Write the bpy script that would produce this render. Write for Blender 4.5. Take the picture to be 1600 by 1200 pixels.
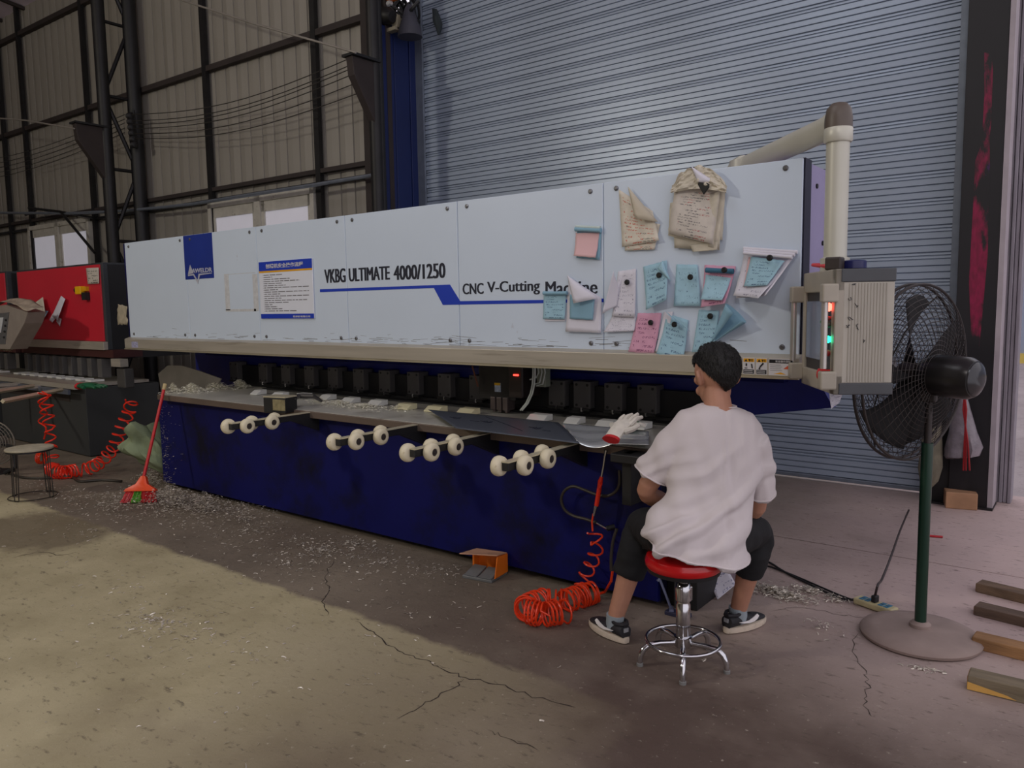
import bpy, bmesh, math, random
from mathutils import Vector, Matrix, Euler, noise
random.seed(7)
D = bpy.data
SC = bpy.context.scene
COL = SC.collection
for o in list(D.objects): D.objects.remove(o, do_unlink=True)

# ------------------------------------------------------------------ camera
F = 1205.0                       # focal length in pixels of a 1600x1200 frame
CAM = Vector((0, 0, 1.5))
def _cd(x, y): return Vector((x - 800.0, y - 600.0, F))
_down = _cd(980, 12500).normalized()
_X = -_cd(-771, 501).normalized(); _X = (_X - _down * _X.dot(_down)).normalized()
_Z = -_down; _Y = _Z.cross(_X)
R3 = Matrix((_X, _Y, _Z))        # camera (right, down, forward) -> world
cam_d = D.cameras.new('camera'); cam = D.objects.new('camera', cam_d); COL.objects.link(cam)
r = R3 @ Vector((1, 0, 0)); u = R3 @ Vector((0, -1, 0)); b = R3 @ Vector((0, 0, -1))
cam.matrix_world = Matrix(((r.x, u.x, b.x, CAM.x), (r.y, u.y, b.y, CAM.y), (r.z, u.z, b.z, CAM.z), (0, 0, 0, 1)))
cam_d.sensor_width = 36; cam_d.lens = F / 1600 * 36; cam_d.clip_start = 0.05; cam_d.clip_end = 200
SC.camera = cam

# ------------------------------------------------------------------ light
W = D.worlds.new('world'); SC.world = W; W.use_nodes = True
bg = W.node_tree.nodes['Background']; bg.inputs[0].default_value = (0.97, 0.92, 1.0, 1); bg.inputs[1].default_value = 1.0
def area(name, loc, target, size, power, color, spread=180):
    l = D.lights.new(name, 'AREA'); l.shape = 'DISK'; l.size = size; l.energy = power; l.color = color
    l.spread = math.radians(spread)
    o = D.objects.new(name, l); COL.objects.link(o); o.location = loc
    o.rotation_euler = (Vector(target) - Vector(loc)).to_track_quat('-Z', 'Y').to_euler(); return o
area('key_fill_lamp', (-9.5, -5.5, 6.2), (-3.0, 3.5, 1.2), 0.7, 230, (1.0, 0.93, 0.80))
area('key_fill_lamp', (0.8, -2.6, 6.0), (-1.6, 2.6, .8), 0.8, 50, (1.0, 0.95, 0.90))  # unseen fill lamp, added to brighten the man's back and the foreground
area('overhead_fill', (-3.5, 0.5, 7.2), (-3.5, 1.4, 0), 3.0, 60, (0.92, 0.95, 1.0))  # area light added as overhead fill, the roof has no opening
area('overhead_fill', (0.2, 4.2, 7.2), (0.0, 3.9, 0), 2.0, 75, (1.0, 0.94, 1.0))  # second overhead fill, added to lift the floor at the right
vs = SC.view_settings
vs.view_transform = 'Standard'; vs.look = 'None'; vs.gamma = 1.0; vs.exposure = 0.0
try: vs.use_curve_mapping = False
except Exception: pass

# ------------------------------------------------------------------ pixel -> world (each point on a plane of its own depth)
def ray(px, py): return R3 @ _cd(px, py)
def gp(px, py, z=0.0):
    d = ray(px, py); return CAM + d * ((z - CAM.z) / d.z)
def yp(px, py, y):
    d = ray(px, py); return CAM + d * (y / d.y)
def xp(px, py, x):
    d = ray(px, py); return CAM + d * (x / d.x)
def wp(px, py, dep): return CAM + R3 @ (_cd(px, py) * (dep / F))

# ------------------------------------------------------------------ materials
def sr(r, g, b):
    f = lambda c: (c / 255 / 12.92) if c / 255 <= 0.04045 else ((c / 255 + 0.055) / 1.055) ** 2.4
    return (f(r), f(g), f(b))
_M = {}
def mat(name, col, rough=0.6, metal=0.0, var=0.12, scale=6.0, bump=0.0, bscale=60.0, spots=None, emit=None, alpha=None, stretch=(1, 1, 1), coat=0.0, trans=0.0, sheen=0.0):
    if name in _M: return _M[name]
    m = D.materials.new(name); m.use_nodes = True; nt = m.node_tree; N = nt.nodes; L = nt.links
    p = N['Principled BSDF']; p.inputs['Roughness'].default_value = rough; p.inputs['Metallic'].default_value = metal
    p.inputs['Coat Weight'].default_value = coat
    tc = N.new('ShaderNodeTexCoord'); mp = N.new('ShaderNodeMapping'); mp.inputs['Scale'].default_value = stretch
    L.new(tc.outputs['Object'], mp.inputs['Vector'])
    nz = N.new('ShaderNodeTexNoise'); nz.inputs['Scale'].default_value = scale; nz.inputs['Detail'].default_value = 5
    L.new(mp.outputs[0], nz.inputs['Vector'])
    mx = N.new('ShaderNodeMix'); mx.data_type = 'RGBA'
    c = Vector(col)
    mx.inputs['A'].default_value = (*(c * (1 - var)), 1); mx.inputs['B'].default_value = (*[min(1, q) for q in c * (1 + var)], 1)
    cr = N.new('ShaderNodeMapRange'); cr.inputs[1].default_value = 0.3; cr.inputs[2].default_value = 0.7
    L.new(nz.outputs[0], cr.inputs[0]); L.new(cr.outputs[0], mx.inputs['Factor'])
    out = mx.outputs['Result']
    if spots:                                  # (colour, scale, threshold, softness)
        for sc_, s_, t_, w_ in spots:
            n2 = N.new('ShaderNodeTexNoise'); n2.inputs['Scale'].default_value = s_; n2.inputs['Detail'].default_value = 6; n2.inputs['Roughness'].default_value = 0.65
            L.new(mp.outputs[0], n2.inputs['Vector'])
            m2 = N.new('ShaderNodeMapRange'); m2.inputs[1].default_value = t_; m2.inputs[2].default_value = t_ + w_
            L.new(n2.outputs[0], m2.inputs[0])
            x2 = N.new('ShaderNodeMix'); x2.data_type = 'RGBA'; L.new(m2.outputs[0], x2.inputs['Factor'])
            L.new(out, x2.inputs['A']); x2.inputs['B'].default_value = (*sc_, 1); out = x2.outputs['Result']
    L.new(out, p.inputs['Base Color'])
    if bump:
        n3 = N.new('ShaderNodeTexNoise'); n3.inputs['Scale'].default_value = bscale; n3.inputs['Detail'].default_value = 4
        L.new(mp.outputs[0], n3.inputs['Vector'])
        bp = N.new('ShaderNodeBump'); bp.inputs['Strength'].default_value = bump; bp.inputs['Distance'].default_value = 0.01
        L.new(n3.outputs[0], bp.inputs['Height']); L.new(bp.outputs[0], p.inputs['Normal'])
    if emit: p.inputs['Emission Color'].default_value = (*emit[:3], 1); p.inputs['Emission Strength'].default_value = emit[3]
    if alpha is not None: p.inputs['Alpha'].default_value = alpha
    if trans: p.inputs['Transmission Weight'].default_value = trans
    if sheen: p.inputs['Sheen Weight'].default_value = sheen
    _M[name] = m; return m

def written(name, col, ink, rows=9, freq=26, amount=0.53, margin=0.1, ink2=None, rough=0.85, var=0.06):
    """paper with rows of handwriting, drawn as flat ink by the sheet's own UVs"""
    if name in _M: return _M[name]
    m = mat(name, col, rough, var=var, scale=25); nt = m.node_tree; N = nt.nodes; L = nt.links; p = N['Principled BSDF']
    base = p.inputs['Base Color'].links[0].from_socket
    uv = N.new('ShaderNodeUVMap'); sp = N.new('ShaderNodeSeparateXYZ'); L.new(uv.outputs[0], sp.inputs[0])
    def mth(op, a, b=None):
        n = N.new('ShaderNodeMath'); n.operation = op
        for i, v in enumerate((a, b)):
            if v is None: continue
            if isinstance(v, (int, float)): n.inputs[i].default_value = v
            else: L.new(v, n.inputs[i])
        return n.outputs[0]
    rv = mth('MULTIPLY', sp.outputs[1], rows); fr = mth('FRACT', rv); row = mth('FLOOR', rv)
    inrow = mth('MULTIPLY', mth('GREATER_THAN', fr, 0.25), mth('LESS_THAN', fr, 0.75))
    cb = N.new('ShaderNodeCombineXYZ'); L.new(mth('MULTIPLY', sp.outputs[0], freq), cb.inputs[0]); L.new(mth('MULTIPLY', rv, 2.6), cb.inputs[1])
    nz = N.new('ShaderNodeTexNoise'); nz.inputs['Scale'].default_value = 1.0; nz.inputs['Detail'].default_value = 3; L.new(cb.outputs[0], nz.inputs[0])
    c2 = N.new('ShaderNodeCombineXYZ'); L.new(mth('MULTIPLY', sp.outputs[0], 2.2), c2.inputs[0]); L.new(mth('MULTIPLY', row, 3.7), c2.inputs[1])
    n2 = N.new('ShaderNodeTexNoise'); n2.inputs['Scale'].default_value = 1.0; L.new(c2.outputs[0], n2.inputs[0])
    k = mth('MULTIPLY', mth('GREATER_THAN', nz.outputs[0], amount), inrow); k = mth('MULTIPLY', k, mth('GREATER_THAN', n2.outputs[0], 0.46))
    e = mth('MULTIPLY', mth('GREATER_THAN', sp.outputs[0], margin), mth('LESS_THAN', sp.outputs[0], 1 - margin))
    e = mth('MULTIPLY', e, mth('LESS_THAN', sp.outputs[1], 1 - margin)); k = mth('MULTIPLY', mth('MULTIPLY', k, e), 0.75)
    mx = N.new('ShaderNodeMix'); mx.data_type = 'RGBA'; L.new(k, mx.inputs['Factor']); L.new(base, mx.inputs['A']); mx.inputs['B'].default_value = (*ink, 1)
    if ink2:
        ic = N.new('ShaderNodeMix'); ic.data_type = 'RGBA'; L.new(mth('GREATER_THAN', n2.outputs[0], 0.55), ic.inputs['Factor'])
        ic.inputs['A'].default_value = (*ink, 1); ic.inputs['B'].default_value = (*ink2, 1); L.new(ic.outputs['Result'], mx.inputs['B'])
    L.new(mx.outputs['Result'], p.inputs['Base Color']); return m

# ------------------------------------------------------------------ mesh helpers
class MB:
    def __init__(s): s.v = []; s.f = []; s.uv = {}
    def add(s, vs, fs):
        n = len(s.v); s.v += [tuple(q) for q in vs]; s.f += [tuple(i + n for i in f) for f in fs]; return s
    def box(s, a, b, M=None):
        x0, y0, z0 = a; x1, y1, z1 = b
        vs = [Vector(q) for q in ((x0, y0, z0), (x1, y0, z0), (x1, y1, z0), (x0, y1, z0), (x0, y0, z1), (x1, y0, z1), (x1, y1, z1), (x0, y1, z1))]
        if M: vs = [M @ q for q in vs]
        return s.add(vs, [(0, 3, 2, 1), (4, 5, 6, 7), (0, 1, 5, 4), (1, 2, 6, 5), (2, 3, 7, 6), (3, 0, 4, 7)])
    def tube(s, pts, rad, seg=8, caps=True, flat=1.0, closed=False):
        pts = [Vector(q) for q in pts]; n = len(pts)
        if not hasattr(rad, '__len__'): rad = [rad] * n
        t0 = (pts[1] - pts[0]).normalized(); up = Vector((0, 0, 1)) if abs(t0.z) < 0.9 else Vector((1, 0, 0))
        nr = (up - t0 * up.dot(t0)).normalized(); vs = []
        for i in range(n):
            if closed: t = pts[(i + 1) % n] - pts[i - 1]
            else: t = pts[min(i + 1, n - 1)] - pts[max(i - 1, 0)]
            t.normalize(); nr = (nr - t * nr.dot(t)).normalized(); bn = t.cross(nr)
            for k in range(seg):
                a = 2 * math.pi * k / seg; vs.append(pts[i] + nr * (math.cos(a) * rad[i] * flat) + bn * (math.sin(a) * rad[i]))
        fs = []
        for i in range(n if closed else n - 1):
            for k in range(seg):
                j = ((i + 1) % n) * seg; fs.append((i * seg + k, i * seg + (k + 1) % seg, j + (k + 1) % seg, j + k))
        if caps and not closed: fs.append(tuple(range(seg))[::-1]); fs.append(tuple(range((n - 1) * seg, n * seg)))
        return s.add(vs, fs)
    def lathe(s, prof, M=None, seg=32, caps=True):      # prof: (radius, z)
        M = M or Matrix(); vs = [M @ Vector((r * math.cos(2 * math.pi * k / seg), r * math.sin(2 * math.pi * k / seg), z)) for r, z in prof for k in range(seg)]
        fs = [(i * seg + k, i * seg + (k + 1) % seg, (i + 1) * seg + (k + 1) % seg, (i + 1) * seg + k) for i in range(len(prof) - 1) for k in range(seg)]
        if caps: fs.append(tuple(range(seg))[::-1]); fs.append(tuple(range((len(prof) - 1) * seg, len(prof) * seg)))
        return s.add(vs, fs)
    def prism(s, poly, off):                            # poly: 3-D points, off: extrusion vector
        n = len(poly); off = Vector(off); vs = [Vector(q) for q in poly] + [Vector(q) + off for q in poly]
        return s.add(vs, [tuple(range(n))[::-1], tuple(range(n, 2 * n))] + [(i, (i + 1) % n, n + (i + 1) % n, n + i) for i in range(n)])
    def rings(s, rings, caps=True):                     # list of equal-length point loops
        n = len(rings[0]); vs = [q for r_ in rings for q in r_]
        fs = [(i * n + k, i * n + (k + 1) % n, (i + 1) * n + (k + 1) % n, (i + 1) * n + k) for i in range(len(rings) - 1) for k in range(n)]
        if caps: fs.append(tuple(range(n))[::-1]); fs.append(tuple(range((len(rings) - 1) * n, len(rings) * n)))
        return s.add(vs, fs)
    def grid(s, fn, nu, nv):                            # fn(u, v) -> point
        vs = [fn(i / nu, j / nv) for j in range(nv + 1) for i in range(nu + 1)]; n0 = len(s.v)
        fs = [(j * (nu + 1) + i, j * (nu + 1) + i + 1, (j + 1) * (nu + 1) + i + 1, (j + 1) * (nu + 1) + i) for j in range(nv) for i in range(nu)]
        for j in range(nv + 1):
            for i in range(nu + 1): s.uv[n0 + j * (nu + 1) + i] = (i / nu, j / nv)
        return s.add(vs, fs)
    def obj(s, name, m, parent=None, smooth=False, bevel=0.0, local=False, solid=0.0, fix=True, segs=2):
        me = D.meshes.new(name); me.from_pydata([tuple(q) for q in s.v], [], s.f); me.materials.append(m)
        if s.uv:
            l = me.uv_layers.new(name='UVMap')
            for lp in me.loops: l.data[lp.index].uv = s.uv.get(lp.vertex_index, (0, 0))
        if fix:
            bm = bmesh.new(); bm.from_mesh(me); bmesh.ops.recalc_face_normals(bm, faces=bm.faces); bm.to_mesh(me); bm.free()
        if smooth:
            me.shade_smooth()
            try: me.set_sharp_from_angle(angle=math.radians(42))
            except Exception: pass
        o = D.objects.new(name, me); COL.objects.link(o)
        if parent is not None:
            o.parent = parent
            if not local: o.matrix_parent_inverse = wmat(parent).inverted()
        if solid:
            md = o.modifiers.new('solid', 'SOLIDIFY'); md.thickness = solid; md.offset = 0
        if bevel:
            md = o.modifiers.new('bevel', 'BEVEL'); md.width = bevel; md.segments = segs; md.limit_method = 'ANGLE'; md.angle_limit = math.radians(35); md.harden_normals = False
        return o
def wmat(o):
    m = o.matrix_basis.copy()
    if o.parent: m = wmat(o.parent) @ o.matrix_parent_inverse @ m
    return m
def tag(o, label=None, cat=None, group=None, kind=None):
    if label: o['label'] = label
    if cat: o['category'] = cat
    if group: o['group'] = group
    if kind: o['kind'] = kind
    return o
def thing(name, label, cat, loc=(0, 0, 0), rz=0.0, group=None):
    o = D.objects.new(name, None); COL.objects.link(o); o.location = loc; o.rotation_euler = (0, 0, rz); o.empty_display_size = 0.1
    return tag(o, label, cat, group)
def struct(o): o['kind'] = 'structure'; return o
def clone(o, name=None, parent=None):
    c = o.copy(); COL.objects.link(c)
    if name: c.name = name
    c.parent = parent
    for ch in list(o.children): clone(ch, None, c)
    return c
def frame(origin, xa, ya=None, za=None):
    xa = Vector(xa).normalized(); za = Vector(za or (0, 0, 1)); ya = za.cross(xa).normalized(); za = xa.cross(ya)
    o = Vector(origin); return Matrix(((xa.x, ya.x, za.x, o.x), (xa.y, ya.y, za.y, o.y), (xa.z, ya.z, za.z, o.z), (0, 0, 0, 1)))
def along(p, d):                                          # matrix with local z along d
    q = Vector(d).to_track_quat('Z', 'Y').to_matrix().to_4x4(); q.translation = Vector(p); return q
def text(name, s, m, x0, x1, z0, z1, y, parent, bold=0.0, depth=0.0006, fat=0.0):
    """flat lettering that fills the rectangle x0..x1, z0..z1 on a plane facing -Y"""
    cu = D.curves.new(name, 'FONT'); cu.body = s; cu.offset = bold; cu.extrude = 0.01; cu.resolution_u = 3
    t = D.objects.new(name, cu); COL.objects.link(t)
    bpy.context.view_layer.update()
    me = D.meshes.new_from_object(t.evaluated_get(bpy.context.evaluated_depsgraph_get())); D.objects.remove(t)
    xs = [v.co.x for v in me.vertices]; ys = [v.co.y for v in me.vertices]
    ax, bx, ay, by = min(xs), max(xs), min(ys), max(ys)
    for v in me.vertices:
        c = v.co; v.co = Vector((x0 + (c.x - ax) / (bx - ax) * (x1 - x0), y - (depth if c.z > 0 else 0), z0 + (c.y - ay) / (by - ay) * (z1 - z0)))
    if fat:
        vs = [v.co.copy() for v in me.vertices]; fs = [tuple(f.vertices) for f in me.polygons]; n = len(vs); D.meshes.remove(me)
        me = D.meshes.new(name); allv = []; allf = []
        for k, dx in enumerate((-fat, 0, fat)): allv += [(v.x + dx, v.y - k * .00012, v.z) for v in vs]; allf += [tuple(i + n * k for i in f) for f in fs]
        me.from_pydata(allv, [], allf)
    me.materials.clear(); me.materials.append(m); o = D.objects.new(name, me); COL.objects.link(o)
    if parent is not None: o.parent = parent; o.matrix_parent_inverse = wmat(parent).inverted()
    return o

# colours
black = mat('black_paint', sr(26, 26, 28), 0.55, var=0.2)
darkblk = mat('dark_steel', sr(34, 33, 34), 0.5, 0.3, var=0.25, bump=0.1)
brownst = mat('primer_brown_steel', sr(52, 44, 42), 0.75, var=0.2, scale=3)
cladm = mat('old_cladding', sr(156, 151, 142), 0.62, 0.15, var=0.10, scale=1.6, bump=0.15, bscale=3, stretch=(1, 1, 0.35),
            spots=[(sr(112, 100, 86), 1.3, 0.60, 0.22), (sr(96, 82, 70), 5.0, 0.68, 0.08)])
blueW = mat('blue_cladding', sr(16, 32, 84), 0.5, var=0.12, scale=2)
galv = mat('galvanised', sr(128, 136, 148), 0.42, 0.45, var=0.12, scale=9, bump=0.06, bscale=30)
shut = mat('shutter_zinc', sr(160, 172, 188), 0.34, 0.2, var=0.07, scale=1.2, stretch=(1, 1, 1))
panelm = mat('panel_white', sr(206, 219, 234), 0.38, var=0.02, scale=2, spots=[(sr(186, 192, 204), 9, 0.72, 0.06)])
steel = mat('brushed_steel', sr(184, 177, 164), 0.42, 0.4, var=0.10, scale=5, stretch=(0.3, 1, 5), spots=[(sr(116, 106, 92), 3, 0.6, 0.2)])
navy = mat('navy_paint', sr(13, 17, 84), 0.55, var=0.16, scale=1.3, bump=0.04, spots=[(sr(14, 14, 36), 1.5, 0.50, 0.16), (sr(50, 54, 84), 26, 0.76, 0.03)])
navy.node_tree.nodes['Principled BSDF'].inputs['Specular IOR Level'].default_value = .2
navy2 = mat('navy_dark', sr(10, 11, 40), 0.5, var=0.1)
white = mat('white_plastic', sr(222, 216, 200), 0.45, var=0.05)
chrome = mat('chrome', sr(205, 205, 208), 0.12, 1.0, var=0.05)
redm = mat('red_paint', sr(204, 42, 58), 0.35, var=0.06, scale=1.5)
orange = mat('orange_hose', sr(226, 60, 20), 0.35, var=0.05)
inkm = mat('ink_dark', sr(24, 28, 46), 0.6, var=0.02)
printb = mat('print_blue', sr(10, 54, 178), 0.5, var=0.02)

# ================================================================== SETTING
def floor_mat(name, c1, c2, inside=True):
    m = D.materials.new(name); m.use_nodes = True; nt = m.node_tree; N = nt.nodes; L = nt.links; p = N['Principled BSDF']
    tc = N.new('ShaderNodeTexCoord')
    def nz(s, d=6, r=0.6, st=None):
        n = N.new('ShaderNodeTexNoise'); n.inputs['Scale'].default_value = s; n.inputs['Detail'].default_value = d; n.inputs['Roughness'].default_value = r
        if st:
            mp = N.new('ShaderNodeMapping'); mp.inputs['Scale'].default_value = st; L.new(tc.outputs['Object'], mp.inputs[0]); L.new(mp.outputs[0], n.inputs[0])
        else: L.new(tc.outputs['Object'], n.inputs[0])
        return n.outputs[0]
    def rng(a, lo, hi, t0=0, t1=1):
        n = N.new('ShaderNodeMapRange'); L.new(a, n.inputs[0])
        for i, v in zip((1, 2, 3, 4), (lo, hi, t0, t1)): n.inputs[i].default_value = v
        return n.outputs[0]
    def mth(op, a, b):
        n = N.new('ShaderNodeMath'); n.operation = op
        for i, v in enumerate((a, b)):
            if isinstance(v, (int, float)): n.inputs[i].default_value = v
            else: L.new(v, n.inputs[i])
        return n.outputs[0]
    def mix(f, a, b):
        n = N.new('ShaderNodeMix'); n.data_type = 'RGBA'; L.new(f, n.inputs['Factor'])
        for k, v in (('A', a), ('B', b)):
            if isinstance(v, tuple): n.inputs[k].default_value = (*v, 1)
            else: L.new(v, n.inputs[k])
        return n.outputs['Result']
    sp = N.new('ShaderNodeSeparateXYZ'); L.new(tc.outputs['Object'], sp.inputs[0])
    grey = mix(rng(nz(1.3), .35, .65), sr(108, 97, 84), sr(132, 120, 104))
    if inside:
        day_tint = rng(mth('ADD', sp.outputs[0], mth('MULTIPLY', mth('SUBTRACT', nz(0.9), .5), 1.6)), -2.4, -.4, 0, 1)  # daylight from the right opening put into the floor colour
        day_tint = mth('MULTIPLY', day_tint, rng(sp.outputs[1], 2.6, 4.2, .25, 1))
        grey = mix(day_tint, grey, sr(196, 174, 170))
        grime = mth('MULTIPLY', rng(sp.outputs[1], 3.3, 2.7, 0, 1), rng(sp.outputs[0], -3.2, -1.9, 0, 1))
        grime = mth('MULTIPLY', grime, rng(nz(1.1, 5), .36, .58, .35, .95))
        grey = mix(grime, grey, sr(82, 66, 58))
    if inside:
        # aisle in front of the machines pale and yellowish, the strip at their feet greyer
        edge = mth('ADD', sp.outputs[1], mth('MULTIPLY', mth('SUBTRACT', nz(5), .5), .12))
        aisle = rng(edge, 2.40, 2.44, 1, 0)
        worn = rng(mth('ADD', sp.outputs[0], mth('MULTIPLY', mth('SUBTRACT', nz(0.8), .5), 2.2)), -2.9, -1.3, 1, 0)  # aisle colour fades out toward the right
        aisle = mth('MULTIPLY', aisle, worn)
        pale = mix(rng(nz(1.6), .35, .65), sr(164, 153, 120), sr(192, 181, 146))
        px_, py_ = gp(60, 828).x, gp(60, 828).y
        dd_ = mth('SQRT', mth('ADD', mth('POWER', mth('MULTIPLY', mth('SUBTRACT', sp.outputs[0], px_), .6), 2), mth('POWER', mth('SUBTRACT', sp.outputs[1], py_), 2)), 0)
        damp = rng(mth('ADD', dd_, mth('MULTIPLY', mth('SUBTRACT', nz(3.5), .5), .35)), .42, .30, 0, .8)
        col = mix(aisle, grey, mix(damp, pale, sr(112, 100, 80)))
        st = rng(nz(0.55, 4), .56, .70)
        st = mth('MULTIPLY', st, rng(sp.outputs[0], -4.5, -1.5, 0.25, 1.0))
        col = mix(mth('MULTIPLY', st, .7), col, sr(92, 74, 62))
    else:
        col = mix(rng(nz(0.9), .35, .65), sr(158, 146, 146), sr(174, 162, 162))
    col = mix(mth('MULTIPLY', rng(nz(14, 8, .7, (1, 2.2, 1)), .57, .66), .6), col, sr(74, 64, 54))
    col = mix(mth('MULTIPLY', rng(nz(36, 6, .7), .62, .70), .5), col, sr(205, 196, 178))
    L.new(col, p.inputs['Base Color']); L.new(rng(nz(2.5), .3, .7, .55, .85), p.inputs['Roughness'])
    bp = N.new('ShaderNodeBump'); bp.inputs['Strength'].default_value = 0.5; bp.inputs['Distance'].default_value = 0.012
    L.new(mth('ADD', nz(9, 8, .7), mth('MULTIPLY', nz(60, 3), .3)), bp.inputs['Height']); L.new(bp.outputs[0], p.inputs['Normal'])
    return m
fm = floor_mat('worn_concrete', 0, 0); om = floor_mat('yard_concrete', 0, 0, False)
JY = 4.86                                          # open joint between the two pours
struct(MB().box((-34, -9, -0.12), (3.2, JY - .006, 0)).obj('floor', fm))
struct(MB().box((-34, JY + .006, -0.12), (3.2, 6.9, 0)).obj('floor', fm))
struct(MB().box((-34, -9, -0.2), (3.2, 7.2, -0.124)).obj('floor', brownst))
struct(MB().box((-60, 6.9, -0.16), (40, 42, -0.006)).obj('ground', om))
def crack(pts, w):
    P = []; rg_ = random.Random(len(pts))
    for i in range(len(pts) - 1):
        a, b_ = gp(*pts[i]), gp(*pts[i + 1])
        for k in range(5): P.append(a.lerp(b_, k / 5) + Vector((rg_.uniform(-.012, .012), rg_.uniform(-.012, .012), 0)))
    P.append(gp(*pts[-1])); vs = []
    for i, q in enumerate(P):
        t = (P[min(i + 1, len(P) - 1)] - P[max(i - 1, 0)]).normalized(); nn_ = Vector((-t.y, t.x, 0)) * w * rg_.uniform(.2, .75) * (1 if 0 < i < len(P) - 1 else .1)
        vs += [q + nn_ + Vector((0, 0, .0012)), q - nn_ + Vector((0, 0, .0012))]
    MB().add(vs, [(2 * i, 2 * i + 1, 2 * i + 3, 2 * i + 2) for i in range(len(P) - 1)]).obj('crack', mat('crack_dark', sr(56, 46, 40), .95, var=.2), FLO)
FLO = D.objects['floor']
crack([(520, 875), (508, 900), (515, 922), (503, 945), (512, 962)], .005)
crack([(555, 970), (590, 992), (620, 1018), (660, 1030), (690, 1044), (730, 1060), (775, 1068), (830, 1088), (900, 1106)], .005)
crack([(730, 1060), (702, 1078), (665, 1098), (620, 1124)], .004)
crack([(1338, 990), (1333, 1020), (1350, 1048), (1358, 1070), (1348, 1092), (1362, 1120)], .003)
crack([(1205, 955), (1250, 948), (1300, 958), (1350, 966), (1400, 972)], .003)
crack([(765, 1142), (790, 1152), (840, 1172)], .003)
crack([(20, 872), (60, 862), (95, 868), (125, 862)], .004)

# side wall of the hall behind the machines: cladding strips on girts and posts, slightly turned against the machines' line
WT = math.radians(1.75); WO = Vector((-6.42, 6.05, 0))
WM = Matrix.Translation(WO) @ Matrix.Rotation(WT, 4, 'Z'); WI = WM.inverted()
def wl(px, py, off=0.0):                            # pixel -> wall-local x, z at local y = off
    o = WI @ CAM; d = WI.to_3x3() @ ray(px, py); q = o + d * ((off - o.y) / d.y); return q.x, q.z
ztop = wl(30, 24)[1]
wall = MB().box((-24, 0.05, 0), (0.05, 0.12, ztop + .3)).obj('wall_back', brownst); wall.matrix_world = WM; struct(wall)
x = 0.0; k = 0
sheets = {}
while x > -23.6:
    wd = 0.235
    key = k % 3
    mb = MB()
    prof = [(0, 0.045), (0.008, 0.02), (0.02, 0.018), (wd * .45, 0.014 - .004 * key), (wd - .012, 0.018), (wd - .004, 0.045)]
    if key not in sheets:
        ptsb = [(-wd + a, c, 0.0) for a, c in prof]
        vs = [(a, c, 0.02) for a, c, _ in ptsb] + [(a, c, ztop + .25) for a, c, _ in ptsb]; n = len(prof)
        mb.add(vs, [(i, i + 1, n + i + 1, n + i) for i in range(n - 1)])
        o = mb.obj('cladding_sheet', cladm, wall, local=True, solid=0.002); sheets[key] = o; o.location = (x, 0, 0)
    else:
        o = sheets[key].copy(); COL.objects.link(o); o.location = (x, 0, 0)
    x -= wd; k += 1
def wbox(name, x0, x1, z0, z1, y0, y1, m, bevel=0.0):
    return MB().box((x0, y0, z0), (x1, y1, z1)).obj(name, m, wall, local=True, bevel=bevel)
for (p0, p1), h in ((((0, 67), (122, 12)), .07), (((0, 214), (577, 29)), .07), (((4, 350), (588, 259)), .05)):
    z = (wl(*p0, -.02)[1] + wl(*p1, -.02)[1]) / 2
    wbox('girt', -23.8, -.05, z - h / 2, z + h / 2, -.07, .012, brownst)
zc = (wl(4, 356, -.02)[1] + wl(588, 266, -.02)[1]) / 2
wbox('girt', -23.8, -.05, zc - .10, zc - .06, -.06, .012, black)
for px, py in ((-12, 20), (28, 100), (126, 60), (322, 200), (489, 100), (-80, 100)):
    xc = wl(px, py, -.08)[0]; wbox('post', xc - .042, xc + .042, 0.01, ztop + .2, -.075, -.02, darkblk)
wbox('post', -.16, -.02, 0.01, ztop + .2, -.12, -.0, brownst)

# windows in that wall
frost = mat('frosted_pane', sr(214, 212, 222), 0.35, var=0.03, scale=3, emit=(*sr(205, 203, 214), 0.28), spots=[(sr(150, 140, 128), 7, 0.68, 0.1)])
wframe = mat('window_frame_paint', sr(190, 186, 176), 0.55, var=0.12, scale=8, spots=[(sr(120, 108, 90), 9, 0.62, 0.1)])
def window(n, pl, pr):                               # left / right top outer corners in pixels
    (xa, za), (xb, zb) = wl(*pl, -.05), wl(*pr, -.05); zt = (za + zb) / 2; zb_ = zt - 1.25; xm = (xa + xb) / 2 - .02
    f = MB()
    for a, c, e, g in ((xa, xb, zt - .07, zt), (xa, xb, zb_, zb_ + .06), (xa, xa + .07, zb_, zt), (xb - .07, xb, zb_, zt), (xm - .05, xm + .07, zb_, zt)):
        f.box((a, -.09, e), (c, .02, g))
    o = f.obj('window_%d' % n, wframe); o.matrix_world = WM; struct(o)
    for a, c in ((xa + .07, xm - .05), (xm + .07, xb - .07)):
        s = MB()
        for p_, q_, e, g in ((a, c, zt - .20, zt - .07), (a, a + .06, zb_ + .06, zt - .07), (c - .06, c, zb_ + .06, zt - .07)): s.box((p_, -.07, e), (q_, -.02, g))
        s.obj('sash', wframe, o, local=True)
        MB().box((a + .05, -.05, zb_ + .06), (c - .05, -.035, zt - .19)).obj('pane', frost, o, local=True)
    return o
window(1, (328, 320), (493, 291)); window(2, (46, 356), (141, 338))

# conduit running along the wall
pts = [wl(px, py, -.22) for px, py in ((-30, 332), (40, 333), (120, 333), (187, 330), (245, 325), (300, 319), (400, 303), (492, 289), (588, 273))]
MB().tube([WM @ Vector((a, -.22, c)) for a, c in pts], 0.022, 8).obj('wall_pipe', galv, smooth=True)
tag(D.objects['wall_pipe'], 'long grey conduit pipe running along the corrugated wall above the windows', 'pipe')

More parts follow.
